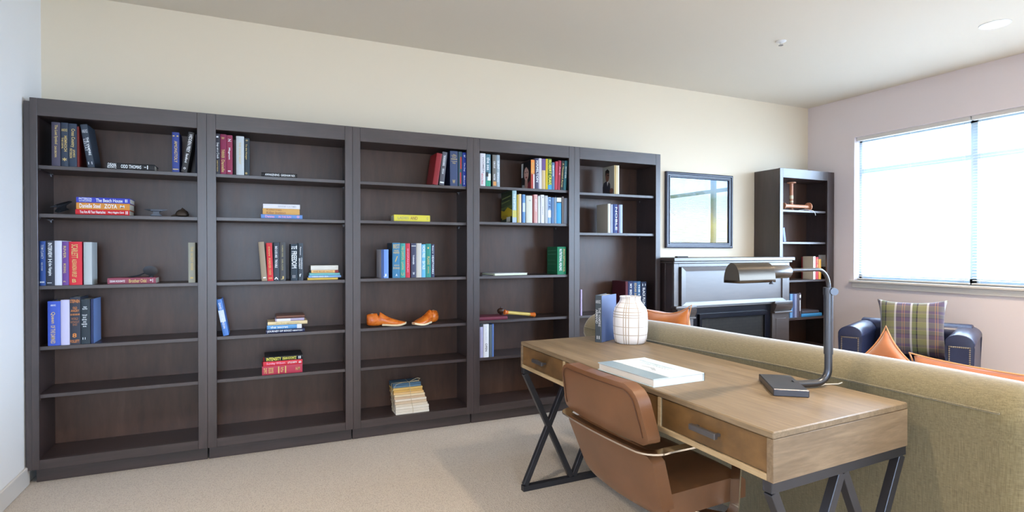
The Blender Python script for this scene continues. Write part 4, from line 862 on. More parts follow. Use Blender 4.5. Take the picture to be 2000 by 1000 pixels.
bm = bmesh.new(); tube(bm, [(-.01, -.012, .036), (.0, -.012, .048), (.012, -.01, .040)], [.004, .006, .003], 8); finish(bm, 'ear', M_BRN, hb_)
a_ = anvil('anvil_ornament', (-1.0, 3.84, 1.455), .9, 1.0, 'small dark iron ornament tipped over left of the three stacked books')
a_.rotation_euler = (.3, -.35, .9); a_.location = (-.975, 3.85, 1.476)
def leaf_dish(loc):
    r = empty('iron_ornament', loc); tag(r, 'dark curled iron ornament resting on the flat maroon book', 'ornament')
    bm = bmesh.new(); ax = Matrix.Translation((.055, 0, .036)) @ Matrix.Rotation(1.15, 4, 'X') @ Matrix.Rotation(.35, 4, 'Y') @ Matrix.Scale(1.25, 4, (1, 0, 0))
    lathe(bm, [(0, -.006), (.016, -.007), (.027, -.002), (.030, .004), (.026, .003), (.014, -.001), (0, 0)], 22, ax); finish(bm, 'bowl', M_IRON, r)
    bm = bmesh.new(); tube(bm, [(-.055, .01, .004), (-.035, .006, .004), (-.01, 0, .008), (.01, 0, .016), (.03, 0, .028)], [.002, .004, .0045, .004, .003], 8); finish(bm, 'handle', M_IRON, r)
    bm = bmesh.new(); lathe(bm, [(0, 0), (.014, 0), (.012, .006), (.006, .02), (0, .024)], 16, Matrix.Translation((.06, 0, 0))); finish(bm, 'foot', M_IRON, r)
leaf_dish((-.615, 3.835, 1.1012))

# orange wooden shoe lasts
M_LAST = wood('waxed_orange_wood', 'a84a14', 'c8641e', 'd8802e', (10, 22, 22), .28, .05)
M_SOLE = mat('pale_last_sole', 'ead6b0', .45)
def shoe_last(loc, rz, label, tiltx=0):
    r = empty('shoe_last', loc, (tiltx, 0, rz)); tag(r, label, 'shoe last', 'wooden shoe lasts on the third bookcase')
    # stations along the foot: x, half width, bottom z, top z
    st = [(0, .018, .016, .080), (.012, .028, .008, .086), (.04, .031, .004, .088), (.066, .029, .004, .090), (.074, .028, .004, .074), (.080, .027, .005, .072), (.087, .028, .006, .096), (.10, .029, .007, .090), (.125, .033, .006, .072),
          (.16, .040, .003, .054), (.195, .043, .002, .042), (.225, .038, .004, .032), (.25, .027, .009, .027), (.264, .012, .014, .022)]
    bm = bmesh.new(); rings = []
    for x, w, z0, z1 in st:
        h = (z1 - z0) / 2; cz = (z0 + z1) / 2; ring = []
        for k in range(20):
            a = 2 * PI * k / 20; cx_, sz_ = math.cos(a), math.sin(a)
            e = .62
            yy = w * math.copysign(abs(cx_) ** e, cx_) * (1 - (.42 if z1 > .05 else .15) * max(0, sz_)); zz = cz + h * math.copysign(abs(sz_) ** .75, sz_)
            ring.append(bm.verts.new((x, yy + .006 * math.sin(x * 11), zz)))
        rings.append(ring)
    for p, q in zip(rings, rings[1:]):
        for k in range(20): bm.faces.new((p[k], p[(k + 1) % 20], q[(k + 1) % 20], q[k]))
    bm.faces.new(rings[0][::-1]); bm.faces.new(rings[-1])
    for f in bm.faces:
        c = f.calc_center_median()
        f.normal_update()
    o = finish(bm, 'body', M_LAST, r, sharp=55)
    bm = bmesh.new(); pl = [(x, w * .97 + .002, z0) for x, w, z0, z1 in st]
    top = []; bot = []
    for x, w, z0 in pl[7:]:
        ww = w * 1.02
        s_ = .006 * math.sin(x * 11)
        top.append([bm.verts.new((x, s_ - ww, z0 + .011)), bm.verts.new((x, s_ + ww, z0 + .011)), bm.verts.new((x, s_ + ww * .9, z0 - .0015)), bm.verts.new((x, s_ - ww * .9, z0 - .0015))])
    for p, q in zip(top, top[1:]):
        for k in range(4): bm.faces.new((p[k], p[(k + 1) % 4], q[(k + 1) % 4], q[k]))
    bm.faces.new(top[0][::-1]); bm.faces.new(top[-1])
    finish(bm, 'sole_edge', M_SOLE, r)
    bm = bmesh.new(); lathe(bm, [(0, .0872), (.008, .0872), (.008, .0888), (0, .0888)], 14, Matrix.Translation((.035, 0, 0))); finish(bm, 'bore_plug', M_SOLE, r)
shoe_last((.680, 3.84, .7408), -.12, 'orange wooden shoe last on the left, toe pointing right')
shoe_last((1.185, 3.90, .7408), PI + .65, 'orange wooden shoe last on the right, toe pointing left')

# bundle of old letters tied with string
bd = empty('letter_bundle', (.862, 3.775, .1345)); tag(bd, 'stacked old letters and envelopes tied with string, third bookcase bottom', 'letters')
rnd = random.Random(4); z = 0; LC = ['d9d4c8', 'd3ccc0', 'd8d2c6', 'cfc4b2', 'c9b49a', 'd9cfc0', 'c4a98c', 'd8c8a8', 'd9b680', 'caa35c', 'd2b06a', '5a7890', '46647c']
for k, c_ in enumerate(LC):
    th = .0155 if k < 5 else .0140
    y0 = k * .0085 + rnd.uniform(0, .003); x0 = .002 + rnd.uniform(-.002, .004); sh = .0 if k < 3 else (k - 2) * .0035
    bm = bmesh.new(); box(bm, x0, .236 - sh + rnd.uniform(-.006, .003), y0, y0 + .13, z + .0004, z + th, bev=.0012)
    finish(bm, 'envelope', mat('letter_' + c_, c_, .85), bd); z += th
M_STR = mat('cotton_string', 'b5a98c', .9)
bm = bmesh.new(); H = z
tube(bm, [(.118, -.002, .004), (.118, -.002, .03), (.118, .03, .07), (.118, .06, .11), (.118, .092, H + .002), (.118, .22, H + .002)], .0016, 6)
tube(bm, [(-.001, .08, .004), (-.004, .09, .06), (-.001, .13, H), (.06, .125, H + .003), (.118, .11, H + .005), (.19, .115, H + .004), (.205, .12, H - .01)], .0016, 6)
finish(bm, 'string', M_STR, bd)
bm = bmesh.new(); tube(bm, [(.118, .105, H + .005), (.14, .10, H + .018), (.175, .10, H + .03), (.198, .11, H + .022), (.19, .12, H + .008), (.15, .115, H + .006), (.118, .105, H + .005)], .0017, 6)
tube(bm, [(.118, .105, H + .006), (.07, .10, H + .008), (.02, .08, H + .002), (-.006, .06, H - .03), (-.02, .05, H - .05)], .0013, 6); finish(bm, 'bow', M_STR, bd)

# flat magazine, dark red book and turned wooden baton on the fourth bookcase
z3 = 1.0715
mg = empty('magazine', (1.60, 3.79, z3), (0, 0, .12)); tag(mg, 'pale magazine lying flat alone, fourth bookcase third shelf', 'magazine')
boxo('pages', (0, .285, .002, .20, .0005, .016), mat('magazine_edge', 'dfe4c8', .7), mg, .002)
boxo('cover', (-.001, .287, .0, .202, .016, .0175), mat('magazine_cover', 'c2c0c8', .3), mg, 0)
boxo('back_sheet', (-.09, .16, .03, .2, -.0, .004), mat('magazine_sheet', '3a3638', .4), mg, 0)
rb = empty('book', (1.463, 3.79, .7465), (0, 0, -.04)); build_book('f', .024, .235, .16, '6a2a3c', [], None, None, 'right', rb) if False else None
rb['bay'] = 4; build_book('f', .024, .235, .16, '6a2a3c', [], None, None, None, rb); del rb['bay']
tag(rb, 'flat dark maroon book under a round knob, fourth shelf of fourth bookcase', 'book', 'books on the fourth shelf of fourth bookcase')
bt = empty('wooden_baton', (1.678, 3.80, .7465)); tag(bt, 'yellow turned wooden baton with orange ends on the fourth bookcase', 'baton')
ax = Matrix.Translation((0, 0, .052)) @ Matrix.Rotation(math.radians(97), 4, 'Y') @ Matrix.Rotation(0, 4, 'Z')
bm = bmesh.new(); lathe(bm, [(0, .03), (.0125, .03), (.0125, .215), (0, .215)], 20, ax); finish(bm, 'shaft', mat('yellow_wood', 'c9b060', .4), bt)
bm = bmesh.new(); lathe(bm, [(0, 0), (.018, .001), (.02, .006), (.018, .012), (.0145, .016), (.0145, .03), (0, .03)], 20, ax); finish(bm, 'end_cap', M_LAST, bt)
bm = bmesh.new(); lathe(bm, [(0, .215), (.0145, .215), (.015, .24), (.018, .245), (.018, .256), (.012, .262), (0, .262)], 20, ax); finish(bm, 'end_cap', M_LAST, bt)
kn = empty('turned_knob', (1.69, 3.885, .771)); tag(kn, 'round dark wooden knob behind the yellow baton', 'knob')
bm = bmesh.new(); lathe(bm, [(0, 0), (.012, 0), (.014, .008), (.026, .014), (.031, .028), (.026, .042), (.012, .05), (0, .052)], 24); finish(bm, 'ball', mat('dark_turned_wood', '3a241a', .4), kn)
bm = bmesh.new(); lathe(bm, [(0, .05), (.006, .05), (.005, .06), (0, .062)], 16); finish(bm, 'tip', mat('dark_turned_wood', '3a241a', .4), kn)

# wooden bobbins on the corner bookcase
M_BOB = wood('bobbin_wood', 'b07050', 'c88a68', 'd8a488', (20, 20, 4), .4, .05)
def bobbin(loc, rot, L, label, wrap=False):
    r = empty('wooden_bobbin', loc, rot); tag(r, label, 'bobbin', 'wooden bobbins on the corner bookcase')
    bm = bmesh.new(); lathe(bm, [(0, 0), (.03, 0), (.03, .012), (.018, .016), (.0175, .03), (.017, L - .03), (.018, L - .016), (0, L - .016)], 24); finish(bm, 'barrel', M_BOB, r)
    bm = bmesh.new(); lathe(bm, [(0, L - .016), (.018, L - .016), (.042, L - .012), (.042, L - .003), (.036, L), (0, L)], 28); finish(bm, 'flange', M_BOB, r)
    if wrap:
        bm = bmesh.new(); lathe(bm, [(.0172, L * .42), (.0188, L * .44), (.0188, L * .52), (.0172, L * .54)], 24); finish(bm, 'thread', mat('pale_thread', 'd8d0b0', .8), r); bm = bmesh.new(); lathe(bm, [(.0172, L * .3), (.0186, L * .31), (.0186, L * .34), (.0172, L * .35)], 24)
        finish(bm, 'thread', mat('pale_thread', 'd8d0b0', .8), r)
bobbin((4.862, 3.91, 1.6525), (0, 0, 0), .29, 'upright pinkish wooden bobbin with pale thread', True)
bobbin((4.66, 3.835, 1.695), (0, PI/2, .0), .36, 'wooden bobbin lying on its side in front of the upright one')
wr = empty('white_cord', (4.86, 3.795, 1.652)); tag(wr, 'thin white cord hanging over the shelf edge by the bobbins', 'cord')
bm = bmesh.new(); tube(bm, [(0, .03, .004), (.06, .0, .012), (.10, -.02, .004), (.13, -.032, -.002), (.15, -.038, -.03), (.155, -.036, -.05)], .002, 8); tube(bm, [(0, .03, .004), (.0, .029, .003)], .002, 8); finish(bm, 'cord', M_WHITEP, wr)

# ---------------------------------------------------------------- desk
DC = [(1.222, 1.033), (1.845, 1.064), (1.862, 2.645), (1.260, 2.637)]       # near-front, near-back, far-back, far-front corners
def dk(u, v, z):
    """u: front(0) to back(1), v: near(0) to far(1)"""
    a, b_, c, d = DC
    x = (a[0] * (1 - u) + b_[0] * u) * (1 - v) + (d[0] * (1 - u) + c[0] * u) * v
    y = (a[1] * (1 - u) + b_[1] * u) * (1 - v) + (d[1] * (1 - u) + c[1] * u) * v
    return (x - DC[0][0], y - DC[0][1], z)
desk = empty('writing_desk', (DC[0][0], DC[0][1], 0)); tag(desk, 'pale oak writing desk with bronze drawer fronts on black crossed metal legs', 'desk')
def dbox(name, u0, u1, v0, v1, z0, z1, m, bev=.002, parent=None):
    bm = bmesh.new(); q = lambda z: [dk(u0, v0, z), dk(u1, v0, z), dk(u1, v1, z), dk(u0, v1, z)]
    hexa(bm, q(z0), q(z1), bev); return finish(bm, name, m, parent or desk)
WD, LD = .625, 1.6
e = lambda s, L=WD: s / L
DZ0, DZ1 = .645, .780
dbox('desktop', 0, 1, 0, 1, DZ1 - .020, DZ1, M_DESK, .003)
dbox('end_panel', 0, 1, 0, e(.022, LD), DZ0, DZ1 - .020, M_DESKS, .0012)
dbox('end_panel', 0, 1, 1 - e(.016, LD), 1, DZ0, DZ1 - .020, M_DESKS, .0012)
dbox('bottom_rail', 0, 1, e(.022, LD), 1 - e(.016, LD), DZ0, DZ0 + .018, M_DESKE, .001)
dbox('back_panel', 1 - e(.018), 1, e(.022, LD), 1 - e(.016, LD), DZ0 + .018, DZ1 - .02, M_DESKS, .001)
DIV = [.502 * 1.0]
NDR = 3
v0, v1 = e(.022, LD), 1 - e(.016, LD)
divs = [.291, .709]
dlab = 0
ed = [v0] + divs + [v1]
for dv in divs: dbox('divider', .0, .95, dv - e(.008, LD), dv + e(.008, LD), DZ0 + .018, DZ1 - .020, M_DESKE, .001)
for k in range(3):
    a = ed[k] + (e(.008, LD) if k else 0) + .0014; c = ed[k + 1] - (e(.008, LD) if k < 2 else 0) - .0014
    dr = dbox('drawer', e(.005), e(.023), a, c, DZ0 + .0195, DZ1 - .0215, M_DRAWER, .0012)
    bm = bmesh.new(); mid = (a + c) / 2; zc = (DZ0 + DZ1) / 2 + .002; hw = e(.055, LD)
    q = lambda z, ua, ub, va, vb: [dk(ua, va, z), dk(ub, va, z), dk(ub, vb, z), dk(ua, vb, z)]
    hexa(bm, q(zc - .0085, -e(.026), -e(.012), mid - hw, mid + hw), q(zc + .0085, -e(.026), -e(.012), mid - hw, mid + hw), .0012)
    for vv in (mid - hw * .8, mid + hw * .8): hexa(bm, q(zc - .004, -e(.012), e(.006), vv - .003, vv + .003), q(zc + .004, -e(.012), e(.006), vv - .003, vv + .003))
    finish(bm, 'handle', mat('handle_metal', '6c6c70', .38, .8), dr)
# crossed legs at both ends
for v in (e(.020, LD), 1 - e(.020, LD)):
    w = .030
    def P(u, z): x, y, zz = dk(u, v, z); return (x, y, zz)
    up = Vector(P(0, 0)) - Vector(P(0, 0)); upv = (DC[3][0] - DC[0][0], DC[3][1] - DC[0][1], 0)
    fr = empty('leg_frame', (0, 0, 0)); fr.parent = desk
    o_ = e(w / 2)
    for nm, a, c in (('top_bar', P(0, DZ0 - w / 2), P(1, DZ0 - w / 2)), ('floor_bar', P(0, w / 2), P(1, w / 2)),
                     ('cross_bar', P(o_, DZ0 - w), P(.5 - o_ * .5, w)), ('cross_bar', P(.5 - o_ * .5, DZ0 - w), P(o_, w)),
                     ('cross_bar', P(.5 + o_ * .5, DZ0 - w), P(1 - o_, w)), ('cross_bar', P(1 - o_, DZ0 - w), P(.5 + o_ * .5, w))):
        bm = bmesh.new(); bar(bm, a, c, w if nm != 'cross_bar' else w * .92, w if nm != 'cross_bar' else w * .92, upv); finish(bm, nm, M_STEEL, fr)

# ---------------------------------------------------------------- things on the desk
vs = empty('vase', (1.757, 2.365, DZ1)); tag(vs, 'white ceramic vase with incised beige plaid lines on the desk', 'vase')
prof = [(0, 0), (.070, 0), (.078, .006), (.084, .03), (.088, .07), (.0885, .12), (.087, .155), (.080, .180), (.066, .200), (.056, .212), (.052, .224), (.0535, .236), (.055, .240), (.050, .240), (.047, .226), (.05, .205), (.06, .19), (0, .18)]
m = mat('incised_glaze', 'ecebee', .35); t, N, Lk, b = nodes(m)
mp = mapping(t, (1, 1, 1)); sx = t.nodes.new('ShaderNodeSeparateXYZ'); Lk.new(mp.outputs[0], sx.inputs[0])
at_ = t.nodes.new('ShaderNodeMath'); at_.operation = 'ARCTAN2'; Lk.new(sx.outputs['Y'], at_.inputs[0]); Lk.new(sx.outputs['X'], at_.inputs[1])
an = t.nodes.new('ShaderNodeMath'); an.operation = 'MULTIPLY_ADD'; an.inputs[1].default_value = 4 / (2 * PI); an.inputs[2].default_value = 4.78; Lk.new(at_.outputs[0], an.inputs[0])
fr_ = t.nodes.new('ShaderNodeMath'); fr_.operation = 'FRACT'; Lk.new(an.outputs[0], fr_.inputs[0])
Wc, Lc = 'ecebee', 'b0a498'
rv = ramp(t, fr_.outputs[0], [(0, Wc), (.10, Lc), (.135, Wc), (.19, Lc), (.225, Wc), (.29, Lc), (.325, Wc), (.66, Lc), (.70, Wc)], 'CONSTANT')
zz = t.nodes.new('ShaderNodeMath'); zz.operation = 'MULTIPLY'; zz.inputs[1].default_value = 1 / .24; Lk.new(sx.outputs['Z'], zz.inputs[0])
rz = ramp(t, zz.outputs[0], [(0, Wc), (.19, Lc), (.205, Wc), (.36, Lc), (.375, Wc), (.56, Lc), (.577, Wc), (.61, Lc), (.627, Wc), (.67, Lc), (.685, Wc), (.76, Lc), (.772, Wc), (.86, Lc), (.87, Wc), (.95, Lc), (.957, Wc)], 'CONSTANT')
mn = t.nodes.new('ShaderNodeMix'); mn.data_type = 'RGBA'; mn.blend_type = 'DARKEN'; mn.inputs[0].default_value = 1
Lk.new(rv.outputs[0], mn.inputs[6]); Lk.new(rz.outputs[0], mn.inputs[7]); Lk.new(mn.outputs[2], b.inputs['Base Color'])
bump(t, mn.outputs[2], b, .5, .002)
bm = bmesh.new(); lathe(bm, prof, 56); finish(bm, 'body', m, vs, sharp=50)

# standing novel, slightly open
nv = empty('book', (1.598, 2.452, DZ1 + .0003), (0, 0, math.radians(32 - 90))); tag(nv, 'slate hardcover book standing slightly open on the desk beside the vase', 'book')
Wn, Dn, Hn = .036, .165, .243
bm = bmesh.new()
prism(bm, [(0, .003), (.004, 0), (Wn - .004, 0), (Wn, .003), (Wn + .012, Dn), (Wn + .0095, Dn), (Wn - .0026, .007), (.0026, .007), (-.0075, Dn), (-.010, Dn)], lambda u, v, q: (u, v, q), 0, Hn, .0005)
finish(bm, 'cover', cmat('3a444e', .5), nv, sharp=25)
bm = bmesh.new(); prism(bm, [(.004, .008), (Wn - .003, .008), (Wn - .002, Dn - .006), (-.002, Dn - .006)], lambda u, v, q: (u, v, q), .003, Hn - .004); finish(bm, 'pages', M_PAGE, nv)
bm = bmesh.new(); prism(bm, [(-.0095, Dn - .001), (-.0070, Dn - .001), (-.0012, .02), (-.0032, .02)], lambda u, v, q: (u, v, q), .004, .006); bm.free()
bm = bmesh.new()
bm.free()
for s, a0, a1, c0, c1, hz in (('ANNE RICE', .10, .17, .12, .88, True), ('THE VAMPIRE', .26, .66, .55, .9, False), ('ARMAND', .30, .60, .12, .48, False), ('II', .86, .93, .3, .75, True)):
    bm = bmesh.new()
    if hz: lettering(bm, s, lambda u, v: (Wn * (c0 + (c1 - c0) * u), -.0008, Hn * (1 - a1 + (a1 - a0) * v)))
    else: lettering(bm, s, lambda u, v: (Wn * (c0 + (c1 - c0) * v), -.0008, Hn * (1 - a0 - (a1 - a0) * u)))
    finish(bm, 'spine_lettering', cmat('silver', .4), nv, smooth=False)
bm = bmesh.new(); poly_face(bm, [(0, 0), (1, 0), (1, 1), (0, 1)], lambda u, v: (Wn + .0006 + .012 * u, .004 + (Dn - .005) * u, .001 + (Hn - .002) * v), 0)
finish(bm, 'cover_board', cmat('566a98', .45), nv, smooth=False)

# large art book lying flat
ab = empty('art_book', (1.246, 1.545, DZ1 + .0003), (0, 0, math.radians(1.8))); tag(ab, 'large pale blue art book lying flat on the desk', 'book')
AW, AL, AT = .236, .330, .029
bm = bmesh.new(); box(bm, .002, AW - .004, .002, AL - .006, .0035, AT - .0035, bev=.001); finish(bm, 'pages', mat('art_paper', 'e6e4e0', .7), ab)
bm = bmesh.new(); box(bm, 0, AW, 0, AL, 0, .003, bev=.0005); box(bm, 0, AW, 0, AL, AT - .003, AT, bev=.0005); box(bm, AW - .003, AW, 0, AL, .003, AT - .003)
finish(bm, 'cover', mat('art_cover', 'cfe0e8', .35), ab)
bm = bmesh.new(); z = AT + .0003
def fl(pts, mi): poly_face(bm, pts, lambda u, v: (AW * u, AL * v, z + .0001 * mi), mi)
fl([(0, 0), (.30, 0), (.30, 1), (0, 1)], 0); fl([(.3, 0), (.72, 0), (.62, .6), (.34, .8), (.3, .8)], 1); fl([(.42, .30), (.55, .44), (.50, .62), (.46, .62), (.48, .46), (.40, .36)], 2); fl([(.3, .86), (.5, .86), (.42, 1), (.3, 1)], 3)
finish(bm, 'cover_picture', [mat('art_band', '8196a4', .35), mat('art_white', 'e8e9ec', .35), mat('art_grey', 'a8b4c0', .4), mat('art_pale', 'dfe2e6', .35)], ab, smooth=False)
bm = bmesh.new()
lettering(bm, 'Photographs', lambda u, v: (AW * (.72 + .07 * v), AL * (.88 - .62 * u), AT + .0009)); lettering(bm, 'of the COAST', lambda u, v: (AW * (.62 + .06 * v), AL * (.78 - .5 * u), AT + .0009))
finish(bm, 'title', mat('art_title', 'a9bccb', .5), ab, smooth=False)
boxo('spine_band', (AW - .0005, AW + .0012, -.0006, .03, .001, AT - .001), mat('dark_band', '24283c', .4), ab, 0)

# pharmacy lamp
LB = Vector((1.642, 1.352, DZ1)); lamp = empty('desk_lamp', LB, (0, 0, math.atan2(.182, .14)))
tag(lamp, 'gunmetal pharmacy desk lamp with half round shade on a flat base', 'lamp')
# local frame turned with the base; arm parts use world directions brought into that frame
RI = Matrix.Rotation(-math.atan2(.182, .14), 4, 'Z')
def Lp(x, y, z): return RI @ Vector((x - LB.x, y - LB.y, z - LB.z))
boxo('base', (-.115, .115, -.054, .054, 0, .024), mat('base_steel', '54555c', .34, .8), lamp, .0025)
PX, PY = 1.806, 1.302
AX = Vector((.998, .06, 0))
bm = bmesh.new(); c0 = Vector((1.694, 1.332, .795)); pt = [c0 + Vector((-.02, .006, 0)), c0]
pB = Vector((PX, PY, .795)); dr_ = (pB - c0).normalized(); Rr = .05
for k in range(9):
    a = PI/2 * k / 8; pt.append(pB - dr_ * Rr + dr_ * Rr * math.sin(a) + Vector((0, 0, Rr - Rr * math.cos(a))))
pt.append(Vector((PX, PY, .90)))
tube(bm, [Lp(*p) for p in pt], .0125, 16); finish(bm, 'foot_tube', M_LAMP, lamp)
bm = bmesh.new(); tube(bm, [Lp(PX, PY, .895), Lp(PX, PY, 1.102)], .0148, 20); finish(bm, 'column', M_LAMP, lamp)
bm = bmesh.new(); tube(bm, [Lp(PX, PY, 1.100), Lp(PX, PY, 1.126)], .0168, 20)
tube(bm, [Lp(PX + .006, PY - .012, 1.113), Lp(PX - .006, PY - .026, 1.113)], .0125, 20); finish(bm, 'clamp_knob', M_LAMP, lamp)
bm = bmesh.new(); pt = [Vector((PX, PY, 1.10)), Vector((PX, PY, 1.125))]; Rr = .062; ZA = 1.189
for k in range(11):
    a = PI/2 * k / 10; pt.append(Vector((PX, PY, ZA - Rr)) - AX * Rr * (1 - math.cos(a)) + Vector((0, 0, Rr * math.sin(a))))
pt.append(Vector((PX, PY, ZA)) - AX * .232)
tube(bm, [Lp(*p) for p in pt], .0062, 14); finish(bm, 'arm', M_LAMP, lamp)
def along(t_, y, z): p = Vector((PX, PY, 0)) - AX * t_ + Vector((AX.y, -AX.x, 0)) * -y; return Lp(p.x, p.y, z)
bm = bmesh.new(); rings = []
for t_, r_ in ((.222, .001), (.222, .0205), (.2235, .0215), (.310, .0215), (.312, .0205), (.33, .0205), (.33, .001)):
    rings.append([bm.verts.new(along(t_, r_ * math.cos(2 * PI * k / 24), ZA - .004 + r_ * math.sin(2 * PI * k / 24))) for k in range(24)])
for p, q in zip(rings, rings[1:]):
    for k in range(24): bm.faces.new((p[k], p[(k + 1) % 24], q[(k + 1) % 24], q[k]))
finish(bm, 'socket_housing', mat('dark_nickel', '6c6a68', .35, .9), lamp)
bm = bmesh.new(); prof = [(.029 * math.cos(a), -.006 + .060 * math.sin(a) ** .9) for a in [PI * k / 24 for k in range(25)]]; prof = [(y, z) for y, z in prof]
sh = lambda t_, k: along(t_, prof[k][0], 1.160 + prof[k][1])
A_ = [bm.verts.new(sh(.320, k)) for k in range(25)]; B_ = [bm.verts.new(sh(.482, k)) for k in range(25)]
for k in range(24): bm.faces.new((A_[k], A_[k + 1], B_[k + 1], B_[k]))
bm.faces.new(A_); bm.faces.new(B_[::-1])
o = finish(bm, 'shade', M_STEELB, lamp, sharp=50); sd = o.modifiers.new('t', 'SOLIDIFY'); sd.thickness = .0016; sd.offset = 1
bm = bmesh.new(); tube(bm, [along(.335, 0, 1.182), along(.45, 0, 1.182)], .012, 14); finish(bm, 'bulb', M_WHITEP, lamp)
bm = bmesh.new(); tube(bm, [along(.335, -.026, 1.158), along(.335, -.026, 1.149)], .005, 10); tube(bm, [along(.327, -.026, 1.150), along(.343, -.026, 1.150)], .0022, 8); finish(bm, 'switch', M_STEEL, lamp)
bm = bmesh.new(); tube(bm, [Lp(*p) for p in ((PX - .02, PY + .012, .784), (PX + .01, PY + .02, .7835), (PX + .035, PY + .012, .784), (PX + .05, PY - .002, .786), (PX + .060, PY - .01, .792))], .0022, 8); finish(bm, 'cord', mat('clear_cord', 'c9c4b8', .3), lamp)

# ---------------------------------------------------------------- desk chair
CX, CY = 1.42, 1.665
ch = empty('desk_chair', (CX, CY, 0)); tag(ch, 'brown leather desk chair with polished metal arms pushed under the desk', 'chair')
def panel(name, m, zb, zt, xb, xt, wb, wt, th, rt, rb, bulge=.012, nz=14, ny=16, parent=ch):
    """upholstered slab: rear face from (xb, zb) to (xt, zt), width wb..wt, rounded corners"""
    bm = bmesh.new(); rows = []
    for i in range(nz + 1):
        v = i / nz; z = zb + (zt - zb) * v; x = xb + (xt - xb) * v; w = (wb + (wt - wb) * v) / 2
        dt, db = zt - z, z - zb
        if dt < rt: w -= rt - math.sqrt(max(0, rt * rt - (rt - dt) ** 2))
        if db < rb: w -= rb - math.sqrt(max(0, rb * rb - (rb - db) ** 2))
        rows.append((x, z, w))
    F = {}
    for s in (0, 1):
        for i, (x, z, w) in enumerate(rows):
            for j in range(ny + 1):
                u = j / ny * 2 - 1; q = (1 - u ** 6) * (1 - (2 * i / nz - 1) ** 6)
                cx_ = x + (th if s else 0) + (bulge if s else -bulge * .45) * q + .012 * (1 - u * u) * -1 + (.004 if s else .0)
                F[(s, i, j)] = bm.verts.new((cx_ - CX, u * w, z))
    for s in (0, 1):
        for i in range(nz):
            for j in range(ny): bm.faces.new((F[(s, i, j)], F[(s, i, j + 1)], F[(s, i + 1, j + 1)], F[(s, i + 1, j)]))
    for i in range(nz):
        for j in (0, ny): bm.faces.new((F[(0, i, j)], F[(0, i + 1, j)], F[(1, i + 1, j)], F[(1, i, j)]))
    for j in range(ny):
        for i in (0, nz): bm.faces.new((F[(0, i, j)], F[(1, i, j)], F[(1, i, j + 1)], F[(0, i, j + 1)]))
    es = [e_ for e_ in bm.edges if len(e_.link_faces) == 2 and e_.calc_face_angle(0) > 1.0]
    bmesh.ops.bevel(bm, geom=es, offset=.010, segments=3, affect='EDGES', profile=.6, clamp_overlap=True)
    return finish(bm, name, m, parent, sharp=60)
panel('upper_back', M_TAN, .632, .824, 1.120, 1.080, .525, .465, .044, .055, .035, .009)
panel('lower_back', M_TAN, .375, .600, 1.205, 1.125, .455, .520, .046, .02, .05, .009)
bm = bmesh.new()     # seam piping round the upper pad
sp_ = []
for y, z in [(-.236, .66), (-.232, .70)] + [(-.222 + .05 - .05 * math.cos(q), .757 + .05 * math.sin(q)) for q in [PI / 2 * k / 6 for k in range(7)]] + [(y_, .807) for y_ in (-.1, 0, .1)] + [(.222 - .05 + .05 * math.sin(q), .757 + .05 * math.cos(q)) for q in [PI / 2 * k / 6 for k in range(7)]] + [(.232, .70), (.236, .66)]:
    v = (z - .632) / (.824 - .632); sp_.append((1.120 - .040 * v - .012 * (1 - (y / .25) ** 2) - .0035 - CX, y, z))
tube(bm, sp_, .0016, 6); finish(bm, 'seam', mat('dark_seam', '4a2c1a', .5), ch)
# seat
bm = bmesh.new(); n = 16; G_ = {}
for s in (0, 1):
    for i in range(n + 1):
        for j in range(n + 1):
            u, v = i / n, j / n * 2 - 1; q = (1 - (2 * u - 1) ** 6) * (1 - v ** 6)
            z = (.455 + .022 * q + .02 * u) if s else (.375 - .006 * q + .02 * u)
            if s and u > .9: z -= .02 * ((u - .9) / .1) ** 2
            G_[(s, i, j)] = bm.verts.new((-.195 + u * .325, v * (.228 + .012 * u), z))
for s in (0, 1):
    for i in range(n):
        for j in range(n): bm.faces.new((G_[(s, i, j)], G_[(s, i, j + 1)], G_[(s, i + 1, j + 1)], G_[(s, i + 1, j)]))
for i in range(n):
    for j in (0, n):
        bm.faces.new((G_[(0, i, j)], G_[(0, i + 1, j)], G_[(1, i + 1, j)], G_[(1, i, j)])); bm.faces.new((G_[(0, j, i)], G_[(1, j, i)], G_[(1, j, i + 1)], G_[(0, j, i + 1)]))
es = [e_ for e_ in bm.edges if len(e_.link_faces) == 2 and e_.calc_face_angle(0) > 1.0]
bmesh.ops.bevel(bm, geom=es, offset=.014, segments=3, affect='EDGES', profile=.6)
finish(bm, 'seat', M_TAN, ch, sharp=60)
# one flat bar wraps behind the back and runs down at both sides
path, wv = [], []
def addp(x, y, z, w): path.append((x - CX, y, z)); wv.append(w)
hw_ = .268; zc = .616; xb = 1.095
half = [(1.455, .345, 'y'), (1.52, .362, 'y')]
R1 = .035
side = []
side.append((1.36, .362)); side.append((1.435, .362))
for k in range(1, 6): a = PI/2 * k / 5; side.append((1.435 + R1 * math.sin(a), .397 - R1 * math.cos(a)))
side.append((1.478, .52))
side.append((1.482, .575))
for k in range(1, 6): a = PI/2 * k / 5; side.append((1.484 - R1 + R1 * math.cos(a) , .585 + R1 * math.sin(a)))
side.append((1.30, .622)); side.append((1.16 + .02, .620))
for x, z in side: addp(x, -hw_, z, (0, 1, 0))
path[0] = (path[0][0], -hw_ + .10, path[0][2])
R2 = .055
for k in range(0, 7): a = PI/2 * k / 6; addp(1.105 + R2 - R2 * math.sin(a), -hw_ + R2 - R2 * math.cos(a), .618, (-math.sin(a), -math.cos(a), 0))
for y in (-.14, -.07, 0, .07, .14): addp(1.105 - .010 * (1 - (y / .21) ** 2), y, .618, (1, 0, 0) if False else (-1, 0, 0))
L0 = len(path)
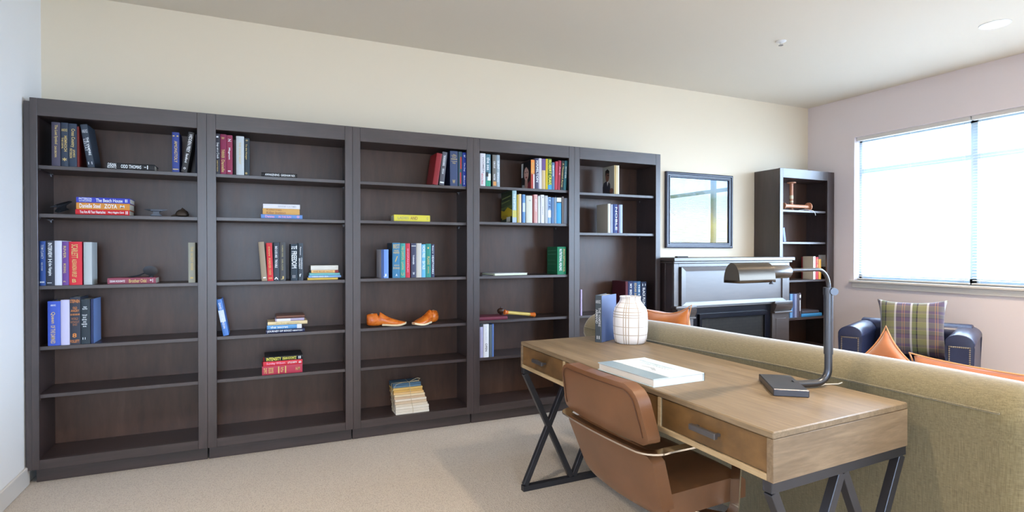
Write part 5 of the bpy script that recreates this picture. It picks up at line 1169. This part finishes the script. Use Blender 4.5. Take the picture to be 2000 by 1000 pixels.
mir = [((p[0], -p[1], p[2]), (w_[0], -w_[1], w_[2])) for p, w_ in zip(path[:L0 - 5], wv[:L0 - 5])][::-1]
for p, w_ in mir: path.append(p); wv.append(w_)
# keep the width direction continuous along the bar
for i in range(1, len(wv)):
    if Vector(wv[i]).dot(Vector(wv[i - 1])) < 0: wv[i] = tuple(-c for c in wv[i])
bm = bmesh.new(); strap(bm, path, .038, wv, .0055); finish(bm, 'arm_loop', M_CHROME, ch, sharp=30)
boxo('under_plate', (-.10, .10, -.14, .14, .352, .376), M_STEEL, ch, .004)
bm = bmesh.new(); lathe(bm, [(0, .10), (.03, .10), (.03, .22), (.022, .23), (.022, .352), (0, .352)], 24); finish(bm, 'gas_column', M_STEEL, ch)
bm = bmesh.new(); lathe(bm, [(0, .075), (.042, .08), (.045, .11), (.03, .125), (0, .125)], 24); finish(bm, 'hub', M_CHROME, ch)
for k in range(5):
    a = 2 * PI * k / 5 + 2.62; R = Matrix.Rotation(a, 4, 'Z')
    sp2 = empty('base_spoke', (0, 0, 0)); sp2.parent = ch; sp2.rotation_euler = (0, 0, a)
    bm = bmesh.new(); hexa(bm, [(.03, -.022, .078), (.29, -.014, .062), (.29, .014, .062), (.03, .022, .078)], [(.03, -.02, .112), (.30, -.012, .082), (.30, .012, .082), (.03, .02, .112)], .004, 2)
    finish(bm, 'spoke', M_CHROME, sp2)
    bm = bmesh.new(); ax = Matrix.Translation((.285, 0, .028)) @ Matrix.Rotation(PI/2, 4, 'X')
    for d in (-.022, .004): lathe(bm, [(0, d), (.027, d), (.028, d + .003), (.028, d + .015), (.027, d + .018), (0, d + .018)], 20, ax)
    lathe(bm, [(0, .03), (.008, .03), (.008, .068), (0, .068)], 10, Matrix.Translation((.285, 0, 0))); finish(bm, 'caster', M_BLACKP, sp2)

# ---------------------------------------------------------------- sofa
SY0, SY1 = .80, 3.125
sf = empty('sofa', (1.93, SY0, 0)); tag(sf, 'olive linen sofa seen from behind, backed against the desk', 'sofa')
LS = SY1 - SY0
def roll_profile(s=1.0):
    out = [(.0, .10), (-.004, .45), (0, .70), (-.012, .760)]
    out += [(.098 + .112 * math.cos(a), .765 + .112 * math.sin(a)) for a in [PI - (PI * 1.0) * k / 14 for k in range(1, 15)]]
    out += [(.205, .70), (.235, .40), (.235, .10)]
    return out
def loft_end_rounded(name, prof, y0, y1, rnd_r, m, parent, n=7):
    bm = bmesh.new(); cx = sum(p[0] for p in prof) / len(prof); rings = []
    ys = []
    for k in range(n + 1): a = PI/2 * k / n; ys.append((y0 + rnd_r * (1 - math.sin(a)), 1 - math.cos(a)))
    ys = ys[::-1]
    seq = [(y0 + rnd_r * (1 - math.cos(a_)), rnd_r * (1 - math.sin(a_))) for a_ in [PI/2 * k / n for k in range(n + 1)]]
    mid = [(y0 + rnd_r + (y1 - y0 - 2 * rnd_r) * k / 24, 0) for k in range(1, 24)]
    seq2 = [(y1 - (y - y0), s) for y, s in seq[::-1]]
    for y, s in seq + mid + seq2:
        ring = []
        for (u, v) in prof:
            uu = u + (s if u < cx else -s) * min(1, abs(u - cx) / .06); vv = v - (s * .9 if v > .7 else 0) - ((.028 * max(0, (y - .8) / 1.6) + .008 * max(0, 1 - y / .8)) if v > .75 else 0)
            ring.append(bm.verts.new((uu, y, vv + .0025 * math.sin(y * 5.1) * (v > .8))))
        rings.append(ring)
    L_ = len(prof)
    for p, q in zip(rings, rings[1:]):
        for k in range(L_): bm.faces.new((p[k], p[(k + 1) % L_], q[(k + 1) % L_], q[k]))
    bm.faces.new(rings[0][::-1]); bm.faces.new(rings[-1])
    return finish(bm, name, m, parent, sharp=50)
loft_end_rounded('back', roll_profile(), 0, LS, .07, M_SOFA, sf)
bm = bmesh.new(); tube(bm, [(-.0135, y, .790 + .002 * math.sin(y * 3) - (.028 * max(0, (y - .8) / 1.6))) for y in [.06 + (LS - .12) * k / 20 for k in range(21)]], .0032, 6); finish(bm, 'piping', M_SOFA, sf)
boxo('seat_base', (.23, .92, .03, LS - .03, .12, .30), M_SOFA, sf, .02, seg=3)
for k, (a, c) in enumerate(((.20, LS / 2 - .003), (LS / 2 + .003, LS - .20))):
    boxo('seat_cushion', (.24, .90, a, c, .305, .455), M_SOFA, sf, .035, seg=4)
for a in (0.01, LS - .19):
    bm = bmesh.new(); prism(bm, [(a, .12), (a, .54), *[(a + .09 + .10 * math.cos(q), .54 + .08 * math.sin(q)) for q in [PI - PI * k / 12 for k in range(13)]], (a + .18, .54), (a + .18, .12)], lambda u, v, d: (d, u, v), .237, .90, .008, 2)
    finish(bm, 'arm', M_SOFA, sf, sharp=50)
for x in (.06, .84):
    for y in (.10, LS - .10):
        bm = bmesh.new(); lathe(bm, [(0, 0), (.018, 0), (.028, .12), (0, .12)], 16, Matrix.Translation((x, y, 0))); finish(bm, 'leg', M_WV, sf)

def pillow(name, m, loc, rot, w, h, t, label, cat='cushion', group=None, **k):
    o, g = cushion(name, w, h, t, m, None, loc, rot, **k); tag(o, label, cat, group); return o
def pipe_cushion(o, w, h, m, pinch=.35, ear=.05):
    bm = bmesh.new(); pts = []
    N_ = 18
    for e_ in range(4):
        for k in range(N_):
            s = k / N_ * 2 - 1
            u, v = ((s, -1), (1, s), (-s, 1), (-1, -s))[e_]
            q = 1 - pinch * .18 * (1 - v * v) * abs(u) ** 3; p = 1 - pinch * .22 * (1 - u * u) * abs(v) ** 3; kk = 1 + ear * abs(u * v) ** 6
            pts.append((0, u * w / 2 * q * kk, h / 2 + v * h / 2 * p * kk))
    tube(bm, pts, .0035, 6, closed=True); return finish(bm, 'piping', m, o)
M_PIPE = mat('pale_orange_piping', 'e0a070', .7)
g_ = 'orange velvet cushions on the sofa'
o1 = pillow('cushion', M_ORANGE, (2.335, 2.72, .460), (0, math.radians(-14), math.radians(4)), .50, .48, .15, 'orange velvet cushion standing behind the sofa back, near the fireplace', group=g_, seed=3, pinch=1.0, wob=.012, ear=.10)
pipe_cushion(o1, .50, .48, M_PIPE, 1.0, .10)
o2 = pillow('cushion', M_RUST, (2.37, 1.585, .570), (math.radians(45), math.radians(-10), math.radians(25)), .34, .34, .12, 'rust orange cushion with one corner pointing up before the armchair', group=g_, seed=8, pinch=.9, wob=.010, ear=.08)
pipe_cushion(o2, .34, .34, M_PIPE, .9, .08)
o3 = pillow('cushion', M_RUST, (2.39, 1.02, .458), (0, math.radians(-14), 0), .58, .41, .14, 'long rust cushion showing a thin strip above the near sofa back', group=g_, seed=5, pinch=.3, wob=.006, ear=.02)
pipe_cushion(o3, .58, .41, M_PIPE, .3, .02)

# ---------------------------------------------------------------- armchair
AX0, AY0, AY1 = 4.50, 2.16, 3.0
ac = empty('armchair', (AX0, AY0, 0), (0, 0, math.radians(22))); tag(ac, 'navy leather armchair with nailhead trim under the window', 'armchair')
WA = AY1 - AY0; DA = .70
bm = bmesh.new(); prism(bm, [(DA - .16, .14), (DA - .20, .60), *[(DA - .10 + .105 * math.cos(q), .615 + .070 * math.sin(q)) for q in [PI - PI * k / 12 for k in range(13)]], (DA, .60), (DA, .14)], lambda u, v, d: (u, d, v), .05, WA - .05, .012, 2)
finish(bm, 'back', M_NAVY, ac, sharp=50)
for s, a in ((0, 0), (1, WA - .17)):
    A = empty('arm', (0, a, 0)); A.parent = ac
    bm = bmesh.new(); prism(bm, [(.010, .14), (.010, .58), *[(.085 + .085 * math.cos(q), .60 + .068 * math.sin(q)) for q in [PI - PI * k / 14 for k in range(15)]], (.160, .58), (.160, .14)], lambda u, v, d: (d, u, v), .0, DA - .03, .008, 2)
    finish(bm, 'arm_body', M_NAVY, A, sharp=50)
    boxo('front_panel', (-.006, .004, .022, .148, .15, .585), M_NAVY, A, .004)
    bm = bmesh.new()
    for k in range(11): lathe(bm, [(.0, -.0045), (.0042, -.003), (.0055, 0)], 8, Matrix.Translation((-.006, (.028) + .0114 * k, .580)) @ Matrix.Rotation(-PI/2, 4, 'Y') @ Matrix.Scale(-1, 4, (0, 0, 1)))
    for k in range(30):
        for yy in (.028, .142): lathe(bm, [(.0, -.0045), (.0042, -.003), (.0055, 0)], 8, Matrix.Translation((-.006, yy, .580 - .0138 * k)) @ Matrix.Rotation(-PI/2, 4, 'Y') @ Matrix.Scale(-1, 4, (0, 0, 1)))
    finish(bm, 'nailhead_trim', mat('nailhead_brass', 'b8a890', .3, 1.0), A)
boxo('seat_cushion', (.0, DA - .18, .165, WA - .165, .28, .41), M_NAVY, ac, .03, seg=4)
boxo('base_rail', (.01, DA - .02, .15, WA - .15, .13, .30), M_NAVY, ac, .01)
bm = bmesh.new()
for i in range(5):
    for z in (.50, .60): lathe(bm, [(0, .008), (.008, .004), (.011, -.004)], 10, Matrix.Translation((DA - .195, .23 + (WA - .46) * i / 4, z)) @ Matrix.Rotation(-PI/2, 4, 'Y'))
finish(bm, 'tufting_buttons', M_NAVY, ac)
for x in (.05, DA - .08):
    for y in (.06, WA - .06):
        bm = bmesh.new(); lathe(bm, [(0, 0), (.016, 0), (.026, .14), (0, .14)], 14, Matrix.Translation((x, y, 0))); finish(bm, 'leg', M_WV, ac)
pc = pillow('cushion', M_PLAID, (4.680, 2.676, .414), (math.radians(-2), math.radians(11), math.radians(20)), .46, .46, .14, 'plaid cushion in green purple and white on the navy armchair', seed=2, pinch=.45, wob=.008, ear=.07)

# ---------------------------------------------------------------- light of the seen ceiling lamp and of the added unseen ones
d = bpy.data.lights.new('recessed_lamp_light', 'SPOT'); d.energy = 150; d.color = (1, .80, .57); d.spot_size = math.radians(130); d.spot_blend = .6; d.shadow_soft_size = .06
for x_, y_ in [(4.457, 2.04)] + FILL_LAMPS:
    o = bpy.data.objects.new('recessed_lamp_light', d); COL.objects.link(o); o.location = (x_, y_, ZC - .02)
